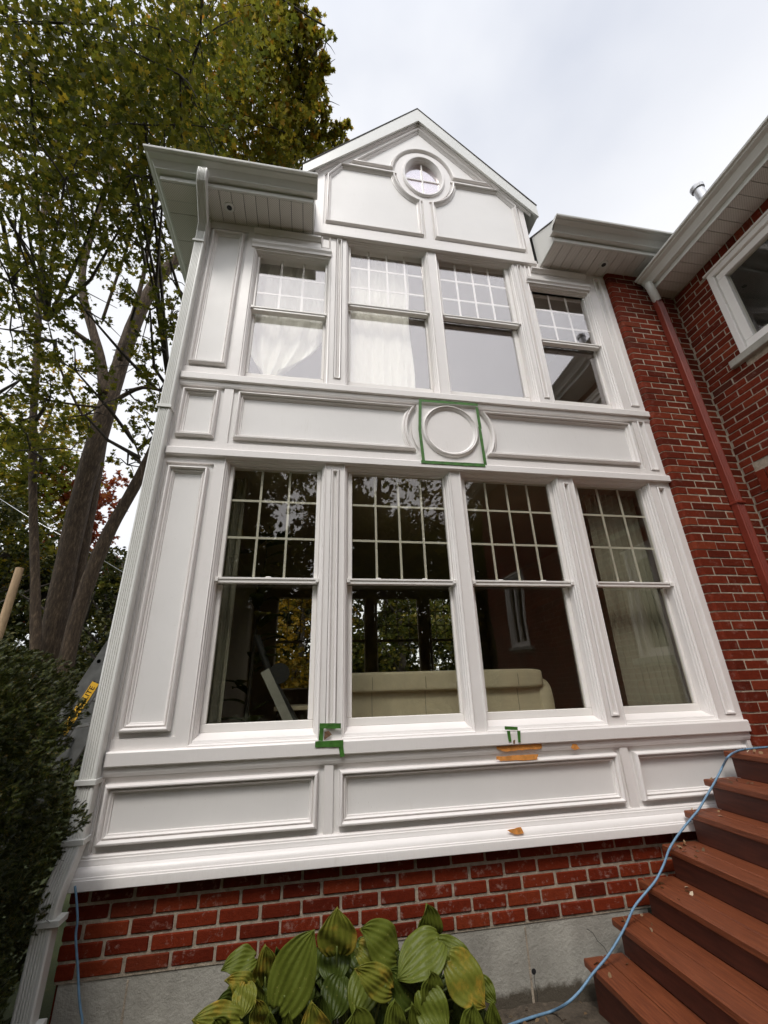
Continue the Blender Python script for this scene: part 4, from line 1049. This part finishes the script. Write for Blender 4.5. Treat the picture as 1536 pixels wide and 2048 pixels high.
for (x, y, r, n) in [(30, 40, 1.3, 900), (120, 60, 1.2, 900), (220, 50, 1.2, 900), (320, 60, 1.2, 800), (60, 150, 1.1, 800), (170, 160, 1.1, 800), (270, 150, 1.1, 850), (360, 150, 1.0, 750), (20, 260, 1.0, 600), (110, 250, .95, 600),
                     (200, 260, .95, 650), (290, 250, .95, 650), (350, 230, .8, 400), (40, 360, .9, 480), (130, 360, .9, 480), (210, 370, .85, 400), (265, 350, .8, 400), (30, 460, .8, 420), (110, 450, .8, 380), (180, 470, .7, 260), (250, 440, .7, 260),
                     (290, 500, .6, 200), (310, 420, .6, 220), (20, 560, .7, 340), (100, 560, .65, 250), (170, 620, .5, 120), (250, 560, .55, 160), (300, 620, .55, 170), (330, 700, .6, 240), (20, 660, .7, 320), (110, 680, .6, 220), (150, 740, .5, 150), (40, 760, .7, 300),
                     (320, 780, .5, 190), (270, 800, .5, 150), (300, 860, .45, 150), (255, 930, .35, 90), (290, 730, .45, 120), (100, 800, .55, 190), (170, 830, .4, 100), (20, 850, .6, 260), (340, 640, .5, 170), (60, 900, .6, 230),
                     (-60, 100, 1.2, 400), (-60, 300, 1.0, 300), (-60, 500, .8, 200), (-50, 700, .7, 160), (400, 80, .9, 420), (330, 330, .6, 220), (345, 560, .5, 150)]:
    bs.append(bl(x, y, 9.0-.0006*y+rng.uniform(-1.0, 1.0), r, int(n*1.12)))
tree('maple_tree', (-3.9, 4.5, 0), 'big multi stemmed maple with bare grey trunks at the left of the house', 'tree', st, bs, LEAF_A, .080, group='maples beside the house')
# taller tree standing behind the house
st = [([(-3.4, 9.5, -.1), (-3.3, 9.4, 4), (-3.0, 9.3, 9), (-2.7, 9.2, 14), (-2.5, 9.0, 18)], [.30, .26, .22, .15, .08])]
bs = []
for (x, y, r, n) in [(410, 40, 1.6, 900), (480, 60, 1.5, 1000), (545, 40, 1.0, 600), (570, 120, 1.2, 800), (500, 140, 1.5, 1100), (420, 150, 1.6, 1100), (600, 130, .6, 260), (625, 125, .4, 140), (560, 200, 1.2, 900), (615, 210, .6, 260), (640, 215, .35, 90),
                     (490, 230, 1.4, 1100), (410, 240, 1.5, 1100), (360, 200, 1.2, 700), (560, 260, 1.0, 700), (610, 265, .7, 330), (650, 265, .5, 180), (685, 258, .28, 70), (570, 300, .8, 550), (510, 300, 1.2, 900), (440, 300, 1.2, 900), (380, 290, 1.0, 600), (620, 290, .5, 200),
                     (520, -20, 1.2, 500), (535, 10, .8, 300), (470, 0, 1.3, 600), (600, 170, .6, 220), (640, 170, .35, 80), (630, 105, .3, 70), (540, 330, .7, 300), (590, 322, .5, 200)]:
    bs.append(bl(x, y, 14+rng.uniform(-.8, .8), r*.90, int(n*.80)))
for ch in ([(590, 150), (612, 136), (634, 128), (656, 116)], [(596, 195), (620, 184), (645, 172)], [(600, 285), (628, 280), (655, 274), (676, 268)], [(580, 75), (604, 62), (626, 50)], [(598, 122), (618, 108), (636, 96), (652, 84)], [(605, 172), (625, 158), (642, 146), (655, 134)], [(610, 222), (630, 212), (648, 202)], [(625, 275), (645, 268), (664, 262), (682, 256), (698, 251)], [(630, 302), (652, 292), (672, 280), (686, 270)], [(585, 55), (600, 40), (612, 28)], [(590, 90), (612, 78), (630, 66)], [(600, 250), (622, 243), (640, 236)], [(575, 20), (590, 8), (600, -6)]):
    for i, (x, y) in enumerate(ch): bs.append(bl(x, y, 14, .34-.05*i, 85-12*i))
tree('maple_tree', (-3.4, 9.5, 0), 'tall olive and rust coloured maple rising behind the bay gable', 'tree', st, bs, LEAF_B, .115, group='maples beside the house')
# overhanging spray at the top edge
st = [([atD(x, y, 9) for x, y in ((500, -90), (550, -15), (590, 15), (625, 38), (650, 52))],)]
bs = [bl(560, 15, 9, .35, 40), bl(590, 45, 9, .3, 26), bl(600, 20, 9, .25, 16), bl(645, 55, 9, .2, 18), bl(575, -10, 9, .4, 40), bl(545, 50, 9, .3, 24), bl(500, -20, 9, .6, 120)]
P_ = np.concatenate([blob_points(c, r, n) for c, r, n in bs])
T1 = [o for o in COL.objects if o.name == 'maple_tree'][0]
MB().tube(smooth_path(st[0][0]), .012, 6).build('limb', BARKD, T1, True)
mesh_np('crown', leaves_at(P_, .08, MAPLE), len(MAPLE), LEAF_A, T1)
# background trees: red maple, yellow-green tree, dark evergreens
def simple_tree(name, x, y, h, cr, n, mat, size, label, group=None, cz=None, shape=MAPLE, nb=14, bark=BARKD, r0=.12):
    st = [([(x, y, -.1), (x+rng.uniform(-.1, .1), y, h*.35), (x+rng.uniform(-.2, .2), y, h*.6), (x, y, h*.88)], [r0, r0*.8, r0*.55, r0*.2])]
    for k in range(5):
        a = rng.uniform(0, 6.28); z = h*rng.uniform(.3, .6); st.append(([(x, y, z), (x+math.cos(a)*cr*.4, y+math.sin(a)*cr*.4, z+h*.12), (x+math.cos(a)*cr*.8, y+math.sin(a)*cr*.8, z+h*.2)], [r0*.4, r0*.25, r0*.1]))
    bs = []; zc = cz if cz is not None else h*.6
    for k in range(nb):
        a = rng.uniform(0, 6.28); q = rng.uniform(0, 1)**.5; e = rng.uniform(-1, 1); hr = math.sqrt(max(.1, 1-e*e*.8))
        bs.append(((x+math.cos(a)*cr*.75*q*hr, y+math.sin(a)*cr*.75*q*hr, zc+e*(h-zc)*.85), cr*rng.uniform(.3, .5), n//nb))
    return tree(name, (x, y, 0), label, 'tree', st, bs, mat, size, shape, bark, group, twigs=False)
def at_base(px, Y, z=0): p = atY(px, 1200, Y); return p.x
simple_tree('red_maple', atY(150, 1000, 12).x, 12, 9.6, 2.0, 5200, LEAF_R, .16, 'red leaved maple showing between the grey trunks', cz=6.6, nb=20)
simple_tree('orange_tree', atY(95, 850, 10.5).x, 10.5, 12.2, 2.2, 8000, LEAF_B, .13, 'rust and green tree filling the gap left of the main trunk', cz=8.0, nb=26)
simple_tree('young_tree', atY(262, 1130, 9).x-.2, 9, 5.3, .8, 1500, LEAF_G, .12, 'pale yellow green young tree beside the left corner of the bay', cz=3.6)
simple_tree('green_tree', atY(60, 900, 9.5).x-.6, 9.5, 9.5, 2.2, 6500, LEAF_A, .14, 'bushy green tree at the left edge behind the trunks', cz=6.0, nb=22)
simple_tree('evergreen_tree', atY(20, 1150, 8).x-.7, 8, 6.2, 2.0, 6500, LEAF_D, .10, 'dark evergreen behind the wooden post', 'dark evergreens behind the maple', cz=3.2, shape=OVAL, nb=24)
simple_tree('evergreen_tree', atY(190, 1150, 8.6).x, 8.6, 5.2, 1.7, 6500, LEAF_D, .10, 'dark evergreen behind the leaning right trunk', 'dark evergreens behind the maple', cz=2.6, shape=OVAL, nb=24)
simple_tree('evergreen_tree', atY(250, 1250, 7.2).x, 7.2, 3.9, 1.2, 4500, LEAF_D, .09, 'low dark evergreen just behind the ladder', 'dark evergreens behind the maple', cz=1.9, shape=OVAL, nb=20)
# thicket of shrubs (uncountable)
P_ = np.concatenate([blob_points((rng.uniform(-11, 6.5), rng.uniform(10, 14), rng.uniform(.2, 5.4)), rng.uniform(.8, 1.3), 520) for _ in range(190)])
o = mesh_np('far_thicket', leaves_at(P_, .19, OVAL), len(OVAL), LEAF_D); tag(o, kind='stuff')
P_ = np.concatenate([blob_points((rng.uniform(-3.2, -1.4), rng.uniform(2.2, 5.5), rng.uniform(.1, .7)), .4, 160) for _ in range(26)])
o = mesh_np('ground_cover', leaves_at(P_, .07, OVAL), len(OVAL), LEAF_D); tag(o, kind='stuff')
# garden trees seen through the rear windows of the room
simple_tree('yellow_tree', -.3, 8.2, 4.6, 1.6, 6500, LEAF_Y, .11, 'yellow leaved tree seen through the leftmost lower window and the room', cz=2.8, nb=22)
simple_tree('green_tree', 2.4, 8.6, 5.2, 2.1, 9500, LEAF_G, .12, 'green garden tree seen through the room behind the sofa', cz=2.9, nb=24)
# trees behind the camera: they show as reflections in the glass
for i, (x, y, h, c, lab) in enumerate([(-7.5, -11, 12.0, 3.6, 'leftmost tree of the row mirrored in the lower windows'), (-2.6, -12.5, 12.5, 3.4, 'second tree from the left in the row mirrored in the lower windows'), (2.6, -12.5, 12.5, 3.6, 'third tree from the left in the row mirrored in the lower windows'), (7.6, -13, 12.0, 3.8, 'rightmost tree of the row mirrored in the lower windows')]):
    simple_tree('garden_tree', x, y, h, c, 17000, LEAF_A, .21, lab, 'trees mirrored in the lower windows', cz=h*.52, nb=30, r0=.2)
P_ = np.concatenate([blob_points((rng.uniform(-22, 22), rng.uniform(-19, -15.5), rng.uniform(.5, 10)), 1.8, 440) for _ in range(190)]+[blob_points((rng.uniform(-14, 14), rng.uniform(-18, -15.5), rng.uniform(.3, 4.0)), 1.5, 500) for _ in range(80)])
o = mesh_np('hedgerow', leaves_at(P_, .32, OVAL), len(OVAL), LEAF_D); tag(o, kind='stuff')

# post
pa = atY(3, 1290, 4.0); pb = atY(40, 1136, 4.0)
o = MB().tube([(pb.x-.02, 4.0, -.1), (pb.x-.01, 4.0, 1.5), (pb.x, 4.0, pb.z-.01), (pb.x, 4.0, pb.z)], [.058, .055, .052, .048], 12).build('wooden_post', POST, smooth=40, origin=(pb.x, 4, 0)); tag(o, 'pale bare wooden post at the left edge behind the yew', 'post')
# overhead wires
m = MB()
w0 = atY(-20, 985, 6.5); w1 = atY(130, 1075, 6.5); m.tube([w0, (w0+w1)/2-Vector((0, 0, .03)), w1, w1+(w1-w0)], .007, 6)
tag(m.build('utility_wire', METAL, smooth=True, origin=tuple(w0)), 'thin pale overhead wire sloping behind the trunks', 'wire')

# ------------------------------------------------------------------ yew bush
YB = empty('yew_bush', (-1.75, -.45, 0), 'dense dark green yew bush filling the lower left corner', 'bush')
def yew_surface(n):
    out = []; nrm = []
    while len(out) < n:
        a = rng.uniform(-math.pi, math.pi); zt = rng.uniform(0, 1)
        z = .02+1.76*zt
        prof = .97+.03*math.sin(math.pi*zt)
        if zt > .80: prof *= math.sqrt(max(.02, 1-((zt-.80)/.20)**2))*.9+.1
        lump = 1+.10*math.sin(a*5+z*7)+.07*math.sin(a*9-z*13)+.05*math.sin(a*17+z*23)
        depth = rng.uniform(0, 1)**2*.22
        rad = (prof*lump-depth)
        if rad < .05: continue
        x = -1.83+.05*max(0, 1-zt*2.2)+rad*(.74-.10*max(0, zt-.55))*math.cos(a); y = -.50+rad*.72*math.sin(a)
        if y > .5 and rng.random() < .7: continue
        out.append((x, y, z)); nrm.append((math.cos(a), math.sin(a), .45+.5*(zt > .8)))
    return np.array(out), np.array(nrm)
NS = 66000
pp, nn_ = yew_surface(NS)
nn_ = nn_+nr.normal(size=nn_.shape)*.5+np.array([0,0,-.1]); nn_ /= np.linalg.norm(nn_, axis=1)[:, None]
up = np.cross(nn_, nr.normal(size=nn_.shape)); up /= np.linalg.norm(up, axis=1)[:, None]; sd2 = np.cross(nn_, up)
Ls = nr.uniform(.018, .034, NS)
verts = []; NN = 7
for k in range(NN):
    t = (k+.5)/NN
    for sgn in (-1, 1):
        base = pp+nn_*(Ls*t)[:, None]
        d = up*sgn*.8+nn_*.5+sd2*.15; ln_ = (.0125*(1-.35*t))
        tip = base+d*ln_
        wv_ = nn_*.0021
        verts.append(np.stack([base-wv_, base+wv_, tip], 1))
V = np.stack(verts, 1)  # NS, 14, 3, 3
mesh_np('foliage', V.reshape(-1, 3), 42, YEW, YB, faces=[(3*i, 3*i+1, 3*i+2) for i in range(14)])
# broader inner foliage so the bush is not see-through
pp2, _ = yew_surface(15000); pp2 = pp2+(np.array([-1.72, -.42, .85])-pp2)*np.array([.16, .16, .05])
mesh_np('inner_foliage', leaves_at(pp2, .035, OVAL), len(OVAL), YEW, YB)
MB().tube([(-1.72, -.42, -.1), (-1.70, -.42, .5), (-1.74, -.40, 1.2)], [.06, .05, .02], 10).build('trunk', BARKD, YB, True)
o = None

# ------------------------------------------------------------------ hostas
HP = empty('hosta', (.20, -.33, 0), 'large ribbed green hosta against the foundation', 'plant', 'hostas at the foundation')
HQ = empty('hosta', (-.12, -.38, 0), 'smaller yellowing hosta at the left of the clump', 'plant', 'hostas at the foundation')
def hosta_leaf(base, tip, wpx, Y, mat, par, bow=.25, tiltx=0, lean=.05, fold=.25):
    """base, tip in px; the blade is modelled at true size around depth Y"""
    B = atY(*base, Y); T = atY(*tip, Y-lean); ax = T-B; L = ax.length*1.06; a = ax.normalized()
    view = (CAM-(B+T)/2).normalized(); n = (view+Vector((rng.uniform(-.35, .35), 0, .35+rng.uniform(-.2, .3)))); n = (n-a*n.dot(a)).normalized()
    s = a.cross(n); W = wpx/FPX*((B-CAM).dot(cF))/2
    NU, NV = 24, 60; vs = []; vein = []; ph = rng.uniform(0, 6)
    for i in range(NU+1):
        t = i/NU; u = -.16+1.16*t
        # ovate-cordate outline
        wd = W*(max(0, math.sin(math.pi*min(1, t*.93+.07)))**.62)*(1-.25*t)*1.13
        if t > .82: wd *= math.sqrt(max(0, 1-((t-.82)/.18)**2.2))*.96+.04*(1-t)/.18
        for j in range(NV+1):
            q = -1+2*j/NV
            notch = .10*L*max(0, 1-abs(q)*2.4)*max(0, 1-t*6)
            x = q*wd; lon = u*L+notch
            rib = math.cos(abs(q)*math.pi*6.5)
            h = fold*abs(x)*.6-bow*L*(max(0, t-.25)**2)*1.0-bow*.35*L*max(0, .2-t)-.55*fold*(x*x)/max(W, .01)+.0019*rib*(1-abs(q)*.4)+.003*math.sin(u*11+q*4+ph)+.006*math.sin(t*9+ph+q*2.5)*abs(q)**2
            p = B+a*lon+s*x+n*h; vs.append(p); vein.append(.5+.5*rib*(1-.3*abs(q)) if abs(q) > .04 else 1.0)
    fs = [(i*(NV+1)+j, i*(NV+1)+j+1, (i+1)*(NV+1)+j+1, (i+1)*(NV+1)+j) for i in range(NU) for j in range(NV)]
    o = MB().add(vs, fs).build('leaf', mat, par, True)
    at = o.data.attributes.new('vein', 'FLOAT', 'POINT'); at.data.foreach_set('value', vein)
    sm = o.modifiers.new('thickness', 'SOLIDIFY'); sm.thickness = .0012
    root = Vector((world_loc(par).x+rng.uniform(-.05, .05)+(B.x-world_loc(par).x)*.25, world_loc(par).y+rng.uniform(-.03, .03), .0)); mid = (root+B)/2+Vector((0, .02, .05))
    MB().tube(smooth_path([root, mid, B+a*.02], 4), .0042, 6).build('leaf_stalk', STEM, par, True)
HL = [((563, 2003), (622, 1872), 96, -.52, HOSTA, 0, .10), ((674, 1902), (674, 1833), 80, -.42, HOSTAY, 0, .35), ((505, 1915), (449, 1932), 48, -.36, HOSTA, 1, .3), ((530, 1962), (532, 1902), 50, -.42, HOSTAY, 1, .2),
      ((505, 1978), (458, 1958), 42, -.44, HOSTAY, 1, .2), ((492, 1972), (484, 2032), 48, -.50, HOSTAY, 1, .2), ((475, 2038), (395, 2034), 52, -.55, HOSTAY, 1, .3), ((522, 2056), (514, 2008), 40, -.58, HOSTAY, 1, .2),
      ((668, 1900), (668, 1968), 66, -.36, HOSTAD, 0, .1), ((678, 1962), (664, 2038), 64, -.42, HOSTAD, 0, .2), ((738, 1950), (708, 2030), 64, -.46, HOSTA, 0, .2), ((778, 1976), (722, 1942), 52, -.55, HOSTAY, 0, .3),
      ((862, 1884), (858, 1817), 58, -.34, HOSTA, 0, .2), ((788, 1902), (733, 1858), 72, -.40, HOSTA, 0, .3), ((872, 1886), (800, 1945), 82, -.46, HOSTA, 0, .25), ((722, 1896), (768, 1932), 48, -.40, HOSTAY, 0, .2),
      ((905, 1926), (972, 2008), 80, -.50, HOSTAY, 0, .25), ((880, 1893), (950, 1930), 50, -.40, HOSTA, 0, .3), ((960, 1962), (990, 2003), 34, -.44, HOSTA, 0, .2), ((862, 2002), (866, 1957), 54, -.56, HOSTA, 0, .4),
      ((848, 1988), (892, 2070), 66, -.58, HOSTA, 0, .1), ((832, 2003), (785, 1946), 60, -.46, HOSTAD, 0, .2), ((790, 2078), (790, 2017), 50, -.60, HOSTA, 0, .3), ((836, 2080), (828, 2024), 44, -.56, HOSTA, 0, .3),
      ((715, 2095), (716, 2030), 78, -.62, HOSTA, 0, .35), ((945, 2085), (945, 2024), 52, -.60, HOSTA, 0, .3), ((988, 2078), (986, 2020), 40, -.56, HOSTA, 0, .3), ((632, 2090), (624, 2023), 66, -.62, HOSTAY, 0, .3),
      ((578, 2085), (575, 2034), 34, -.58, HOSTA, 0, .2), ((542, 2085), (540, 2036), 36, -.60, HOSTA, 1, .2), ((514, 2010), (514, 1968), 30, -.44, HOSTA, 1, .2), ((590, 2050), (600, 1990), 50, -.40, HOSTAD, 0, .2),
      ((760, 2040), (752, 1990), 60, -.38, HOSTAD, 0, .2), ((905, 2030), (915, 1980), 50, -.38, HOSTAD, 0, .2), ((480, 2010), (440, 2000), 45, -.42, HOSTAD, 1, .2), ((640, 2060), (640, 2000), 60, -.44, HOSTAD, 0, .2),
      ((560, 1960), (555, 1905), 36, -.34, HOSTAD, 0, .2), ((820, 1960), (830, 1915), 50, -.36, HOSTAD, 0, .2), ((930, 1990), (900, 1950), 44, -.36, HOSTAD, 0, .2), ((440, 2070), (430, 2045), 50, -.58, HOSTA, 1, .2)]
for _ in range(26):
    x = rng.uniform(470, 950); yb = 1885+abs(x-720)*.22+rng.uniform(0, 40); dx = rng.uniform(-30, 30)
    HL.append(((x, yb), (x+dx, yb+rng.uniform(40, 70)), rng.uniform(50, 74), rng.uniform(-.32, -.20), HOSTAD, 1 if x < 530 else 0, rng.uniform(.2, .45)))
for _ in range(34):
    x = rng.uniform(455, 965); yb = 1925+abs(x-700)*.10+rng.uniform(0, 90); dx = rng.uniform(-34, 34)
    HL.append(((x, yb), (x+dx, yb+rng.uniform(40, 74)), rng.uniform(44, 70), rng.uniform(-.40, -.26), HOSTAD if rng.random() < .75 else HOSTA, 1 if x < 530 else 0, rng.uniform(.2, .45)))
for (b0, t0, wd, Y, mt, pq, bow) in HL: hosta_leaf(b0, t0, wd, Y, mt, HQ if pq else HP, bow)
# leaf litter and chips on the bed
m = []
for _ in range(55):
    k = rng.randrange(7); x = NOSE[k][0]+rng.uniform(.01, .18); m.append((x, -.14-abs(rng.gauss(0, .14)), NOSE[k][1]+.004))
for _ in range(260):
    x = rng.uniform(-1.3, 1.42); y = rng.uniform(-.9, -.07); m.append((x, y, .022+rng.uniform(0, .012)))
o = mesh_np('leaf_litter', leaves_at(np.array(m), .030, OVAL), len(OVAL), leafmat('litter', [(0, (.10, .06, .03)), (.6, (.32, .2, .1)), (1, (.6, .5, .36))], .1)); tag(o, kind='stuff')
bpy.context.view_layer.update()
